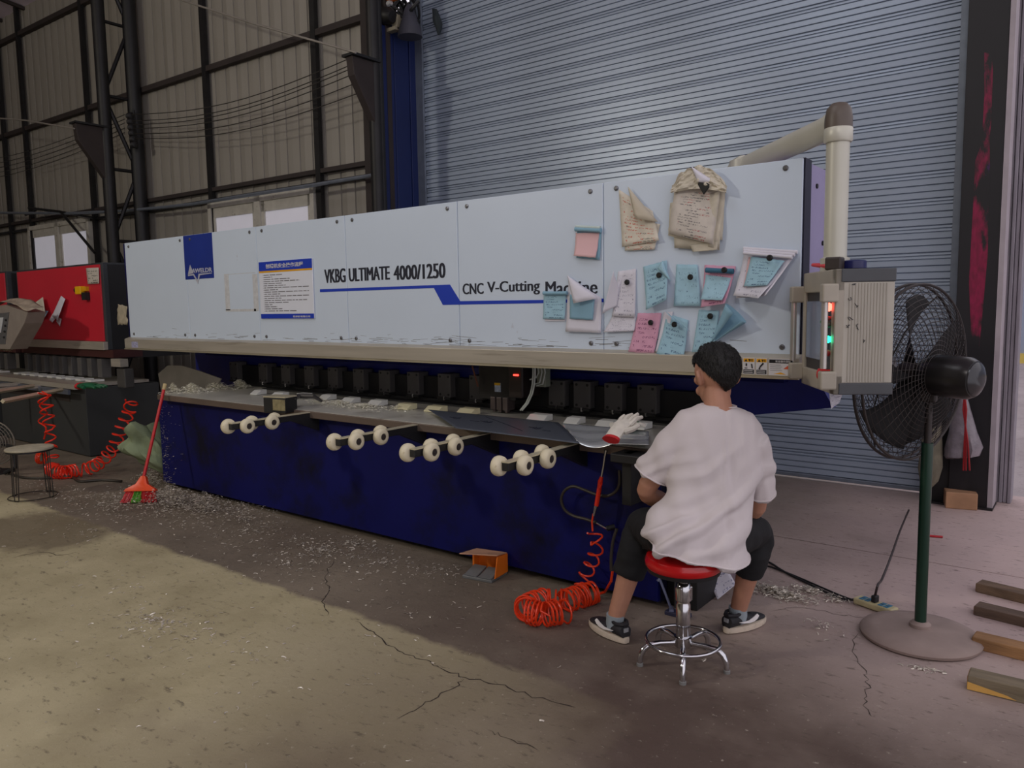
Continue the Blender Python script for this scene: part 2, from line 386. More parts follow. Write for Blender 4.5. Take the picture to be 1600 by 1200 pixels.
# blue return wall between the hall wall and the roller shutter
SX0, SX1, SY = -6.28, -0.93, 6.6                     # shutter opening
bw = MB().box((-6.47, 5.98, 0), (-6.41, 6.72, 4.6)).obj('wall_side', blueW); struct(bw)
for i in range(3): MB().box((-6.408, 5.99 + i * .235, 0.02), (-6.375 - .004 * (i % 2), 6.215 + i * .235, 4.55)).obj('cladding_sheet', blueW, bw, bevel=.006)
# shutter
sd = MB().box((SX0 - .16, SY + .02, 4.72), (SX1 + .12, SY + .4, 5.16)).obj('door_1', mat('housing', sr(150, 155, 128), .5, var=.15)); struct(sd)
prof = []
for za, zb_, dd_ in ((0, .052, .020), (.052, .100, .017), (.100, .150, .018), (.150, .175, .014), (.175, .200, .014)):
    prof += [(za, 0), (za + .007, 0), (za + .009, dd_), (zb_ - .002, dd_ - .002)]
prof.append((.2, 0))
n = len(prof)
vs = [(SX0, SY - y_, z_) for z_, y_ in prof] + [(SX1, SY - y_, z_) for z_, y_ in prof]
s0 = None
for i in range(26):
    if s0 is None: s0 = MB().add(vs, [(j, j + 1, n + j + 1, n + j) for j in range(n - 1)]).obj('slat', shut, sd); s0.location.z = .09; base_l = s0.location.copy(); o = s0
    else: o = s0.copy(); COL.objects.link(o)
    o.location = (base_l.x, base_l.y, .05 + i * .2)
MB().box((SX0, SY - .03, .02), (SX1, SY + .02, .052)).obj('bottom_bar', galv, sd, bevel=.004)
for a, c in ((SX0 - .16, SX0 + .01), (SX1 - .01, SX1 + .07)):
    g = MB().box((a, SY - .05, 0), (c, SY - .022, 5.0)).box((a, SY + .0, 0), (c, SY + .03, 5.0)).box((a if a < -5 else c - .02, SY - .05, 0), ((a if a < -5 else c - .02) + .02, SY + .03, 5.0)); g.obj('guide_rail', galv, sd)
MB().tube([(SX0 - .24, SY - .12, .0), (SX0 - .24, SY - .12, 3.9)], .045, 10).obj('guide_rail', galv, sd, smooth=True)
MB().box((SX0 - .31, SY - .17, 3.05), (SX0 - .17, SY - .07, 3.09)).box((SX0 - .31, SY - .17, 1.7), (SX0 - .1, SY - .03, 1.75)).obj('bracket', brownst, sd)
# lintel wall over the shutter, wall right of the opening
fw = struct(MB().box((-30, 21.5, -.01), (45, 21.8, 8.0)).obj('wall_outer', mat('outer_wall', sr(150, 160, 178), .6, var=.04, scale=.5)))
MB().box((-30, 21.4, -.01), (45, 21.5, .22)).obj('curb', mat('curb_yellow', sr(214, 190, 96), .6, var=.1), fw)
struct(MB().box((-6.5, 6.72, 5.1), (3.2, 6.85, 9.2)).obj('wall_front', cladm))
struct(MB().box((-24.2, -9.2, 0), (3.2, -9.05, 9.6)).obj('wall_rear', cladm)); struct(MB().box((-24.3, -9.2, 0), (-24.15, 6.5, 9.6)).obj('wall_left', cladm))  # unseen walls, added so that daylight enters only from the right
# ceiling
cl = MB(); cl.add([(-24, 6.3, ztop + .05), (3.2, 6.3, ztop + .05), (3.2, -9, ztop + 2.6), (-24, -9, ztop + 2.6)], [(0, 1, 2, 3)])
co = struct(cl.obj('ceiling', mat('ceiling_sheet', sr(220, 208, 226), .7, var=.08), solid=.05))
for i in range(30):
    xx = -23.8 + i * .9; MB().add([(xx, 6.2, ztop + .0), (xx + .06, 6.2, ztop + .0), (xx + .06, -9, ztop + 2.52), (xx, -9, ztop + 2.52)], [(0, 1, 2, 3)]).obj('seam', brownst, co, solid=.05)

# right hand opening: black column, jambs
colm = mat('black_column', sr(24, 22, 26), .5, var=.2, scale=2, spots=[(sr(46, 40, 44), 1.6, 0.6, 0.14)], stretch=(3, 3, .55))
xl, xr = xp(1490, 790, 0).x, 0
pc = thing('column', 'black steel column with a painted magenta glow right of the roller shutter', 'column', (-.78, 6.4, 0))
MB().box((-.865, 6.34, 0), (-.62, 6.37, 4.9)).box((-.865, 6.5, 0), (-.62, 6.53, 4.9)).box((-.80, 6.37, 0), (-.78, 6.5, 4.9)).obj('shaft', colm, pc, bevel=.004)
MB().box((-1.0, 6.30, 0), (-.58, 6.56, .015)).obj('base_plate', darkblk, pc)
mgm = mat('magenta_glow_paint', sr(128, 10, 58), .5, var=.3, scale=30, spots=[(sr(24, 22, 26), 5.0, .46, .10), (sr(90, 20, 120), 9.0, .62, .1)], stretch=(1.5, 1, .5))  # coloured glow on the column, painted on as a streak
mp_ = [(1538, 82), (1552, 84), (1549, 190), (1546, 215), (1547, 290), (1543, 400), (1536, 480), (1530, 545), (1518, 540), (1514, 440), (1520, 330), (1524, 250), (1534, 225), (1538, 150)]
MB().prism([yp(a_, b2, 6.339) for a_, b2 in mp_], (0, .002, 0)).obj('magenta_glow_streak', mgm, pc)
MB().box((-.618, 6.335, 0), (-.585, 6.54, 4.9)).obj('edge_strip', mat('pale_strip', sr(170, 160, 165), .55, var=.1), pc)
j = MB()
for i in range(4): j.box((-.603 + i * .027, 6.62 - .010 * (i % 2), 0.0), (-.579 + i * .027, 6.78, 4.9))
struct(j.obj('door_2', mat('jamb_zinc', sr(148, 142, 150), .5, .2, var=.18, scale=7, stretch=(4, 4, .5)), bevel=.004))

# steel lattice columns with crane corbels, against the hall wall
def lattice(label, xc, y_in, y_out, dpx, bpts, r1=.085, r2=.095, cl_=.42, ch_=.72):
    t = thing('lattice_column', label, 'column', (xc, y_in, 0))
    H_ = 8.2
    MB().tube([(xc, y_out, 0), (xc, y_out, H_)], r1, 14).obj('chord', darkblk, t, smooth=True)
    MB().tube([(xc + .02, y_in, 0), (xc + .02, y_in, H_)], r2, 14).obj('chord', black, t, smooth=True)
    z = .5; k = 0
    while z < H_ - 1:
        a, b_ = (y_out, y_in) if k % 2 == 0 else (y_in, y_out)
        MB().tube([(xc, a, z), (xc, b_, z + 1.0)], .028, 6).obj('brace', darkblk, t)
        MB().tube([(xc, y_out, z + 1.0), (xc, y_in, z + 1.0)], .024, 6).obj('brace', darkblk, t)
        z += 1.0; k += 1
    pts = [yp(px, py, y_out - .3) for px, py in bpts]
    MB().prism([(xc - .05, y_out - .05, pts[0].z), (xc - .05, y_out - cl_, pts[0].z), (xc - .05, y_out - cl_ + .02, pts[0].z - .30 * ch_), (xc - .05, y_out - .05, pts[0].z - ch_)], (.10, 0, 0)).obj('corbel', brownst, t, bevel=.008)
    MB().box((xc - .09, y_out - cl_ - .02, pts[0].z), (xc + .09, y_out + .02, pts[0].z + .025)).obj('corbel_top', black, t)
    MB().box((xc - .2, y_out - .2, 0), (xc + .2, y_in + .2, .02)).obj('base_plate', darkblk, t)
    return t
cx1 = yp(208, 150, 5.75).x
lattice('dark round-chord lattice column with corbel behind the gap between the machines', cx1, 5.75, 5.33, 0, [(113, 201)])
cx2 = yp(586, 150, 5.80).x
lattice('dark lattice column with crane corbel left of the blue cladding', cx2, 5.84, 5.80, 0, [(566, 84)], .07, .05, .34, .62)

# ================================================================== WHITE GROOVING MACHINE
PY = 3.5
XL, XR = yp(194, 380, PY).x, yp(1257, 247, PY).x
ZT = (yp(194, 380, PY).z + yp(1257, 247, PY).z) / 2; ZB = 1.262; ZS = 1.160
TZ = .815; TF = 3.26; BX0, BX1 = -6.36, -1.68; BF = 3.32
mc = thing('grooving_machine', 'long white and navy plate grooving machine with lettered front panels, behind the seated man', 'machine', ((XL + XR) / 2, PY, 0))
seams = [XL] + [yp(px, py, PY).x for px, py in ((297, 500), (407, 500), (545, 500), (719, 500), (944, 400))] + [XR]
lilac = mat('lilac_side', sr(150, 142, 176), .45, var=.05)
hood = MB().box((XL + .012, PY + .03, ZS + .02), (XR - .002, 4.16, ZT - .012)).obj('hood', lilac, mc)
MB().box((XL - .03, PY + .004, ZS), (XL + .03, PY + .55, ZT - .003)).obj('end_trim', navy, mc, bevel=.003)
MB().box((XR - .02, PY + .006, ZS + .0), (XR + .004, PY + .095, ZT + .002)).obj('end_trim', navy2, mc, bevel=.002)
for q in ((PY + .19, ZT - .10), (PY + .30, ZT - .35), (PY + .19, ZT - .60)): MB().lathe([(.011, 0), (.011, .006)], along((XR - .002, q[0], q[1]), (1, 0, 0)), 12).obj('side_hole', black, mc)
screwm = mat('screw_zinc', sr(120, 120, 122), .35, .8)
for i in range(6):
    a, b_ = seams[i] + (.0 if i else .012), seams[i + 1] - .004
    p = MB().box((a, PY - .004, ZB), (b_, PY + .02, ZT)).obj('front_panel', panelm, mc, bevel=.0025, segs=1)
    for sx in (a + .075, b_ - .075):
        for sz in (ZT - .035, ZB + .035):
            MB().lathe([(.013, 0), (.0125, .004), (.007, .008)], along((sx, PY - .004, sz), (0, -1, 0)), 10).obj('screw', screwm, p)
rail = MB().prism([(XL - .02, PY - .004, ZB + .004), (XL - .02, PY - .045, ZB - .012), (XL - .02, PY - .045, ZS + .01), (XL - .02, PY - .035, ZS), (XL - .02, PY + .02, ZS), (XL - .02, PY + .02, ZB + .004)], (XR - XL + .03, 0, 0)).obj('steel_rail', steel, mc, bevel=.002)
MB().box((XL - .02, PY - .052, ZS - .004), (XR + .01, PY - .03, ZS + .006)).obj('rail_lip', mat('lip_steel', sr(196, 188, 164), .3, .6), mc)
# navy throat plate behind the clamps
thr = [yp(px, py, 4.12) for px, py in ((205, 548), (1258, 590), (1302, 637), (1181, 648), (1120, 655), (900, 655), (300, 600), (262, 580))]
for q in thr: q.x = max(q.x, XL + .02)
thr[0].z = ZS + .05; thr[1].z = ZS + .05
MB().prism(thr, (0, .05, 0)).obj('throat_plate', mat('throat_blue', sr(22, 32, 122), .45, var=.15), mc)
MB().box((XL + .3, 4.06, 1.075), (XR - .25, 4.12, 1.10)).obj('throat_ledge', navy, mc, bevel=.004)
MB().box((BX0, 4.05, .3), (BX1, 4.3, 1.0)).obj('rear_beam', black, mc)
# bed
bed = MB().box((BX0 + .12, TF + .004, TZ - .03), (BX1 + .02, 4.06, TZ)).obj('table_top', mat('table_steel', sr(196, 194, 184), .34, .25, var=.14, scale=4, spots=[(sr(120, 110, 94), 2.5, .58, .15)]), mc)
MB().box((BX0 + .12, TF - .012, TZ - .048), (BX1 + .02, TF + .004, TZ - .004)).box((BX0 + .12, TF + .004, TZ - .05), (BX1 + .02, BF + .3, TZ - .03)).obj('table_edge', mat('edge_rust_steel', sr(112, 98, 88), .5, .3, var=.15, scale=3), mc, bevel=.003)
base = MB().box((BX0, BF, .045), (BX1, BF + .03, TZ - .05)).obj('base_front', navy, mc)
MB().box((BX0, BF + .03, .03), (BX0 + .03, 4.2, TZ - .05)).obj('base_side', navy, mc)
MB().box((BX1 - .03, BF + .03, .03), (BX1, 4.2, TZ - .05)).obj('base_side', navy2, mc)
MB().box((BX0 + .05, BF + .12, .0), (BX1 - .05, 4.2, .7)).obj('base_core', black, mc)
# clamps and fingers
blkm = mat('clamp_black', sr(92, 90, 88), .55, .2, var=.12)
b0 = None
for i, px in enumerate((360, 405, 440, 476, 512.5, 552, 592, 636, 684, 733, 857, 896, 944, 995.6)):
    xa = yp(px, 600, 4.0).x
    if b0 is None:
        cb = MB().box((xa, 4.0, .865), (xa + .122, 4.10, 1.03)).obj('clamp_block', blkm, mc, bevel=.003)
        for sx in (.022, .10):
            for sz in (.018, .145): MB().lathe([(.009, 0), (.009, .002), (.006, .002)], along((xa + sx, 4.0, .865 + sz), (0, -1, 0)), 8).obj('bolt', black, cb)
        MB().tube([(xa + .06, 4.0, .87), (xa + .06, 4.0, .845)], .012, 8).obj('piston', chrome, cb)
        MB().box((xa - .0, 3.99, .852), (xa + .122, 4.05, .866)).obj('clamp_foot', black, cb)
        b0 = cb; bx0 = xa
    else:
        c = b0.copy(); COL.objects.link(c); c.location.x = b0.location.x + xa - bx0
        for ch in b0.children:
            d = ch.copy(); COL.objects.link(d); d.parent = c
fingm = mat('finger_white', sr(236, 238, 234), .3, .1, var=.05)
fingy = mat('finger_cream', sr(236, 230, 190), .3, .1, var=.05)
for px0, px1, py in ((386, 405, 614), (416, 441, 618), (451, 478, 620), (491, 515, 622), (525, 553, 627), (566, 596, 631), (609, 642, 637), (655, 690, 641), (705, 741, 645), (815, 855, 655), (875, 905, 660), (924, 956, 665), (981, 1010, 668)):
    a, b_ = gp(px0, py, .838), gp(px1, py, .838); yy = 3.80
    a, b_ = gp(px0, py + 2, .822), gp(px1, py + 2, .822); yf = (a.y + b_.y) / 2
    MB().prism([(a.x, yf, .817), (a.x, yf, .824), (a.x, yf + .045, .852), (a.x, yf + .10, .854), (a.x, yf + .10, .817)], (b_.x - a.x, 0, 0)).obj('clamp_finger', fingy if 650 < px0 < 800 or px0 == 609 else fingm, mc, bevel=.003)
MB().box((BX0 + .6, 4.03, TZ), (BX1, 4.055, .845)).obj('clamp_seat', black, mc)
MB().box((BX0 + .6, 3.93, TZ), (BX1, 4.03, TZ + .012)).obj('clamp_channel', black, mc)
# cutting head
ca, cb_ = yp(745, 600, 3.82).x, yp(858, 600, 3.82).x
hd = MB().box((ca, 3.84, .90), (ca + .30, 4.0, 1.2)).obj('cutting_head', mat('head_black', sr(38, 36, 36), .4, .3, var=.3), mc, bevel=.006)
MB().box((ca + .29, 3.78, .93), (ca + .40, 3.98, 1.2)).obj('head_motor', mat('motor_brown', sr(50, 42, 40), .35, .3), hd, bevel=.01)
for i in range(3): MB().box((ca + .11 + i * .05, 3.82, .838), (ca + .15 + i * .05, 3.90, .92)).box((ca + .12 + i * .05, 3.83, .822), (ca + .14 + i * .05, 3.86, .84)).obj('tool_holder', mat('tool_steel', sr(92, 82, 80), .4, .4), hd, bevel=.003)
MB().tube([yp(738 + i * 2.2, 572 + 8 * i, 3.80) for i in range(5)], .006, 6).obj('head_cable', mat('rust_cable', sr(110, 66, 48), .6), hd)
a = yp(772, 598, 3.83); MB().box((a.x, 3.834, a.z - .058), (a.x + .047, 3.84, a.z)).obj('sticker', mat('sticker_pale', sr(176, 190, 205), .4, var=.3, scale=60), hd)
MB().box((a.x, 3.832, a.z - .016), (a.x + .047, 3.835, a.z)).obj('sticker_band', mat('sticker_yellow', sr(216, 170, 20), .4), hd)
a = yp(806, 586, 3.775); MB().box((a.x - .018, 3.772, a.z - .006), (a.x + .018, 3.78, a.z + .004)).obj('red_lamp', mat('red_led', sr(255, 30, 20), .4, emit=(1, .03, .02, 6)), hd)
hose = mat('clear_hose', sr(190, 196, 188), .25, var=.08)
for o_ in (0, 3): MB().tube([yp(x_ + o_, y_, 3.74) for x_, y_ in ((833, 566), (833, 585), (832, 600), (829, 615), (822, 630), (813, 641))], .0055, 8).obj('hose', hose, hd, smooth=True)
for k_, q_ in enumerate(((852, 570, 600), (847, 572, 598), (842, 572, 590))): MB().tube([yp(q_[0] - 10, 572, 3.78), yp(q_[0] - 2, 570, 3.78), yp(q_[0], 582, 3.78), yp(q_[0] - 4, q_[2], 3.78), yp(q_[0] - 14, q_[2] + 3, 3.78)], .005, 8).obj('hose', hose, hd, smooth=True)
MB().box((yp(838, 590, 3.84).x, 3.84, 1.0), (yp(852, 590, 3.84).x, 3.9, 1.16)).obj('cable_box', mat('cable_box', sr(126, 132, 116), .5), hd, bevel=.008)
# grey guard at the left end of the bed
g = [yp(px, py, 3.72) for px, py in ((247, 584), (262, 571), (283, 571), (312, 580), (345, 592), (336, 609), (268, 614), (252, 612))]
MB().prism(g, (0, .012, 0)).obj('end_guard', mat('guard_grey', sr(120, 116, 108), .5, .2, var=.1), mc)
MB().box((BX0 - .12, 3.5, .70), (BX0 + .13, 4.0, .80)).obj('end_bracket', brownst, mc)
# roller arms
armt = mat('arm_strip', sr(214, 206, 178), .3, .4)
whm = mat('wheel_cream', sr(224, 214, 184), .5, var=.05, spots=[(sr(170, 152, 110), 12, .66, .1)])
def wheel(mb_parent, x, y, z, side):
    p = [(.018, -.024), (.035, -.024), (.044, -.017), (.047, -.005), (.047, .007), (.043, .018), (.035, .024), (.020, .024), (.018, .014)]
    w = MB().lathe(p, along((x + side * .045, y, z), (side, 0, 0)), 24).obj('wheel', whm, mb_parent, smooth=True)
    return w
arm0 = None
for k, xx in enumerate((-4.25, -3.24, -2.68, -2.10)):
    if arm0 is None:
        ax = xx
        arm = MB().box((ax - .018, 2.66, .765), (ax + .018, 3.40, .803)).obj('roller_arm', black, mc, bevel=.003)
        MB().box((ax - .021, 2.66, .803), (ax + .021, 3.38, .808)).obj('arm_strip', armt, arm)
        MB().prism([(ax - .02, 3.1, .768), (ax - .02, 3.35, .768), (ax - .02, 3.35, .66)], (.04, 0, 0)).obj('arm_gusset', black, arm)
        for y_, s_ in ((2.675, -1), (2.75, 1), (2.84, -1), (2.93, 1), (3.01, -1)):
            w = wheel(arm, ax, y_, .782, s_)
        for y_, s_ in ((2.75, 1), (2.93, 1), (2.675, -1)):
            MB().lathe([(.017, -.021), (.017, .0225), (.008, .0225), (.007, .026)], along((ax + s_ * .045, y_, .782), (s_, 0, 0)), 12).obj('hub', brownst, arm)
        arm0 = arm
    else:
        c = arm0.copy(); COL.objects.link(c); c.location.x += xx - ax
        for ch in arm0.children: d = ch.copy(); COL.objects.link(d); d.parent = c
# stripe, lettering, badge
pl = lambda px, py, off=0.0: yp(px, py, PY - .0045 - off)
dn = lambda pts: [Vector((q.x, PY - .0052, q.z)) for q in pts]
strp = dn([pl(500, 452), pl(703, 444.5), pl(719, 470.5), pl(886, 468), pl(886, 473), pl(692, 476.5), pl(678, 450), pl(500, 456.5)])
MB().prism(strp, (0, .0016, 0)).obj('stripe', printb, mc)
s2 = dn([pl(934, 467), pl(943, 466.5), pl(943, 472), pl(936, 472.5)]); MB().prism(s2, (0, .0016, 0)).obj('stripe', printb, mc)
def rect_text(name, s, m, pa, pb, fat, off=.0):       # pa lower left px, pb upper right px
    a, b_ = pl(*pa), pl(*pb); return text(name, s, m, a.x, b_.x, a.z, b_.z, PY - .0045 - off, mc, 0.0, .0006, fat)
rect_text('lettering', 'VKBG', inkm, (508, 442.5), (539, 419), .005)
rect_text('lettering', 'ULTIMATE', inkm, (546, 440), (608, 415.5), .005)
rect_text('lettering', '4000/1250', inkm, (616, 438), (695, 410.5), .005)
rect_text('lettering', 'CNC', inkm, (723.5, 460), (755, 442), .003)
rect_text('lettering', 'V-Cutting', inkm, (762, 462), (843, 437), .003)
rect_text('lettering', 'Machine', inkm, (853, 461), (933, 437), .003)
a, b_ = pl(290, 437), pl(331, 366)
badge = MB().box((a.x, PY - .0056, a.z), (b_.x, PY - .004, ZT - .002)).obj('badge_plate', mat('badge_blue', sr(30, 52, 140), .4, var=.15, scale=2), mc)
lm = mat('badge_silver', sr(206, 208, 220), .35, .3)
a, b_ = pl(300, 427), pl(332, 417.5); text('lettering', 'AWELDR', lm, a.x, b_.x - .005, a.z, b_.z, PY - .0058, badge, .03)
z0 = a.z
MB().prism([(seams[1] + .02, PY - .0075, z0 - .006), (seams[1] + .06, PY - .0075, z0 + .07), (seams[1] + .105, PY - .0075, z0 + .0)], (0, .0016, 0)).obj('emblem', lm, badge)
MB().prism([(seams[1] + .02, PY - .0075, z0 - .022), (seams[1] + .10, PY - .0075, z0 - .018), (seams[1] + .165, PY - .0075, z0 - .09), (seams[1] + .20, PY - .0075, z0 - .02), (b_.x - .01, PY - .0075, z0 - .012), (b_.x - .01, PY - .0075, z0 - .006), (seams[1] + .18, PY - .0075, z0 - .008), (seams[1] + .162, PY - .0075, z0 - .062), (seams[1] + .11, PY - .0075, z0 - .006), (seams[1] + .02, PY - .0075, z0 - .008)], (0, .0016, 0)).obj('emblem', lm, badge)
# yellowed tape residue
tape = mat('tape_stain', sr(198, 200, 202), .6, var=.12, scale=30)
c0, c1 = pl(353, 485), pl(402, 425)
for q in (((353, 485), (357, 428)), ((397, 486), (402, 428)), ((353, 487), (400, 482.5)), ((356, 429), (398, 425.5))):
    a, b_ = pl(*q[0]), pl(*q[1]); MB().box((a.x, PY - .0048, min(a.z, b_.z)), (b_.x, PY - .0041, max(a.z, b_.z))).obj('tape_mark', tape, mc)
# grime and scratches along the foot of the panels
gr = MB(); rg = random.Random(3)
for i in range(120):
    cx_ = rg.uniform(XL + .3, XR - .3) if i % 3 else rg.uniform(yp(480, 530, PY).x, yp(830, 530, PY).x); cz = ZB + .006 + abs(rg.gauss(0, .03)); ln = rg.uniform(.01, .16); t_ = rg.uniform(.0008, .002); sl = rg.uniform(-.08, .1)
    gr.add([(cx_, PY - .0044, cz), (cx_ + ln, PY - .0044, cz + sl * ln), (cx_ + ln, PY - .0044, cz + sl * ln + t_), (cx_, PY - .0044, cz + t_ * 1.6)], [(0, 1, 2, 3)])
tag(gr.obj('grime', mat('grime', sr(110, 108, 104), .8), mc), kind='stuff')
# warning stickers on the rail
def yy(px, py): return yp(px, py, PY - .0455)
sy = PY - .046
ywm = mat('warn_yellow', sr(222, 160, 20), .45); wpm = mat('warn_white', sr(206, 204, 204), .45, var=.04); kkm = mat('warn_black', sr(24, 24, 28), .45)
rdm = mat('print_red', sr(200, 84, 50), .5, var=.2, scale=80)
for x0_, x1_, kind_ in ((1160.5, 1179.5, 0), (1181, 1199, 1), (1201, 1240, 2)):
    a, b_ = yy(x0_, 586), yy(x1_, 558.5); zt, zb = 1.247, 1.172
    st = MB().box((a.x, sy, zb), (b_.x, sy + .002, zt)).obj('warning_sticker', wpm, mc)
    w_ = b_.x - a.x
    if kind_ < 2:
        MB().box((a.x + .003, sy - .0008, zt - .018), (b_.x - .003, sy, zt - .003)).obj('sticker_band', ywm, st)
        MB().box((a.x + .003, sy - .0008, zb + .003), (b_.x - .003, sy, zb + .022)).obj('sticker_band', kkm, st)
        MB().prism([(a.x + .008, sy - .0014, zt - .016), (a.x + .015, sy - .0014, zt - .005), (a.x + .022, sy - .0014, zt - .016)], (0, .0006, 0)).obj('warning_triangle', kkm, st)
        text('lettering', '警告', kkm, a.x + .026, b_.x - .007, zt - .016, zt - .005, sy - .0009, st, .01)
        for r_ in range(2): MB().box((a.x + .006, sy - .0012, zb + .007 + r_ * .008), (b_.x - .008, sy - .0008, zb + .0095 + r_ * .008)).obj('text_line', wpm, st)
        f_ = MB()
        if kind_ == 0: f_.tube([(a.x + w_ * .3, sy - .001, zb + .038), (a.x + w_ * .3, sy - .001, zb + .05)], .0035, 6).box((a.x + w_ * .15, sy - .001, zb + .026), (a.x + w_ * .38, sy, zb + .030)).tube([(a.x + w_ * .8, sy - .001, zb + .028), (a.x + w_ * .74, sy - .001, zb + .048)], .003, 6)
        else: f_.tube([(a.x + w_ * .38, sy - .001, zb + .036), (a.x + w_ * .66, sy - .001, zb + .053)], .0035, 6).tube([(a.x + w_ * .3, sy - .001, zb + .025), (a.x + w_ * .36, sy - .001, zb + .034)], .0035, 6)
        f_.obj('pictogram', kkm, st)
    else:
        MB().box((a.x + .002, sy - .0008, zt - .020), (b_.x - .004, sy, zt - .004)).obj('sticker_band', kkm, st)
        text('lettering', '安全操作须知', wpm, a.x + .03, b_.x - .012, zt - .017, zt - .007, sy - .0009, st, .01)
        MB().prism([(a.x + w_ * .60, sy - .0008, zb + .030), (a.x + w_ * .93, sy - .0008, zb + .028), (a.x + w_ * .78, sy - .0008, zb + .045)], (0, .0006, 0)).obj('picture', rdm, st)
        MB().prism([(a.x + w_ * .2, sy - .0008, zb + .006), (a.x + w_ * .72, sy - .0008, zb + .005), (a.x + w_ * .5, sy - .0008, zb + .014)], (0, .0006, 0)).obj('picture', ywm, st)
        for r_ in range(4): MB().box((a.x + .006, sy - .0008, zb + .022 + r_ * .008), (a.x + w_ * (.55 - .05 * (r_ % 2)), sy, zb + .0235 + r_ * .008)).obj('text_line', mat('print_grey', sr(110, 108, 112), .5), st)
a, b_ = yy(206, 543), yy(215, 534); MB().box((a.x, sy, a.z), (b_.x, sy + .001, b_.z)).obj('sticker', mat('sticker_torn', sr(160, 160, 190), .5, var=.4, scale=70), mc)

# ================================================================== RED MACHINES
def red_machine(label, xr, xl, y, nm='red'):
    t = thing('cutting_machine', label, 'machine', ((xl + xr) / 2, y, 0))
    MB().box((xl, y, 1.19), (xr, y + .02, 2.0)).obj('front_panel', redm, t, bevel=.003)
    MB().box((xl - .05, y + .01, 1.10), (xr + .05, y + .9, 2.02)).obj('hood', mat('hood_slate', sr(58, 62, 66), .55, .1), t, bevel=.004)
    MB().box((xl - .055, y + .06, 1.0), (xr + .056, y + .92, 2.0)).obj('side_plate', black, t)
    MB().box((xl, y - .035, 1.10), (xr + .05, y + .012, 1.187)).obj('steel_rail', steel, t, bevel=.004)
    MB().box((xl, y - .01, 1.02), (xr + .2, y + .3, 1.10)).obj('throat_plate', mat('maroon', sr(64, 26, 24), .6), t)
    MB().box((xl, y - .35, .73), (xr + .1, y + .4, .76)).box((xl, y - .37, .715), (xr + .1, y - .34, .765)).obj('table_top', steel, t)
    MB().box((xl, y - .40, .66), (xr + .0, y - .375, .71)).obj('perforated_rail', mat('rail_blue_steel', sr(104, 110, 124), .4, .4), t)
    MB().box((xl, y - .28, .01), (xr + .12, y + .5, .72)).obj('base', mat('base_charcoal', sr(58, 60, 60), .6, var=.12, scale=2), t, bevel=.004)
    MB().box((xl, y - .285, .56), (xr - .25, y - .27, .64)).obj('base_strip', brownst, t)
    x_ = xr - .06; i = 0
    while x_ > max(xl, xr - 3):
        MB().box((x_ - .1, y - .02, .80), (x_, y + .08, 1.0)).obj('clamp_block', blkm, t, bevel=.003)
        MB().box((x_ - .13, y - .14, .765), (x_ - .0, y + .0, .785)).obj('clamp_finger', fingm, t)
        x_ -= .24; i += 1
    for x_ in (xr - .75, xr - 1.3):
        MB().box((x_ - .02, y - 1.0, .69), (x_ + .02, y - .35, .725)).obj('support_arm', steel, t)
    return t
RY = 3.85
rx = yp(155, 413, RY).x; rl = yp(26, 425, RY).x
rmach = red_machine('red fronted cutting machine standing left of the long white machine', rx, rl, RY)
red_machine('second red fronted machine cut off by the left picture edge', yp(7, 440, 3.8).x, yp(7, 440, 3.8).x - 2.2, 3.8)
# socket box hung at its right end
a = yp(189, 575, RY); MB().box((a.x, RY - .05, a.z - .20), (a.x + .17, RY + .05, a.z)).obj('socket_box', mat('socket_box', sr(74, 72, 70), .5), rmach, bevel=.01)
MB().box((a.x - .04, RY - .08, a.z + .02), (a.x + .16, RY, a.z + .10)).obj('side_tray', steel, rmach)
eb = MB().box((yp(126, 460, RY).x, RY - .06, yp(126, 460, RY).z - .0), (yp(135, 468, RY).x, RY - .0, yp(126, 460, RY).z + .085)).obj('button_box', mat('button_yellow', sr(238, 184, 10), .4), rmach, bevel=.008)
MB().lathe([(.03, 0), (.032, .02), (.02, .03)], along((yp(126, 462, RY).x, RY - .03, yp(126, 460, RY).z + .045), (-1, 0, 0)), 12).obj('stop_button', black, eb)
MB().box((yp(133.5, 452, RY).x, RY - .03, yp(133, 455, RY).z), (yp(139, 452, RY).x, RY, yp(133, 448, RY).z)).obj('button_plate', ywm, eb)
MB().box((yp(135, 464, RY).x, RY - .05, yp(133, 469, RY).z), (yp(140, 452, RY).x, RY, yp(133, 457, RY).z)).obj('switch_body', black, eb)

# ================================================================== NOTICE AND PAPERS ON THE MACHINE FRONT
NY = PY - .014
t = thing('notice_board', 'white safety notice with blue header and footer on the machine front', 'notice', (yp(447, 450, NY).x, NY, yp(447, 450, NY).z))
q = [yp(404, 409, NY), yp(487, 403.5, NY), yp(491.5, 497, NY), yp(408, 499, NY)]
nx0, nx1 = (q[0].x + q[3].x) / 2, (q[1].x + q[2].x) / 2; nz1, nz0 = (q[0].z + q[1].z) / 2, (q[2].z + q[3].z) / 2; nh = nz1 - nz0; nw = nx1 - nx0
MB().box((nx0, NY, nz0), (nx1, NY + .008, nz1)).obj('board', mat('notice_white', sr(224, 228, 238), .35, var=.01), t, bevel=.004)
MB().box((nx0 + .002, NY - .001, nz1 - nh * .165), (nx1 - .002, NY, nz1 - .002)).obj('header_band', printb, t)
MB().box((nx0 + .002, NY - .001, nz1 - nh * .195), (nx1 - .002, NY, nz1 - nh * .165)).obj('yellow_line', ywm, t)
MB().box((nx0 + .002, NY - .001, nz0 + .002), (nx1 - .002, NY, nz0 + nh * .085)).obj('footer_band', printb, t)
text('lettering', '刨槽机安全操作流程', wpm, nx0 + nw * .14, nx0 + nw * .84, nz1 - nh * .125, nz1 - nh * .045, NY - .0011, t, .02)
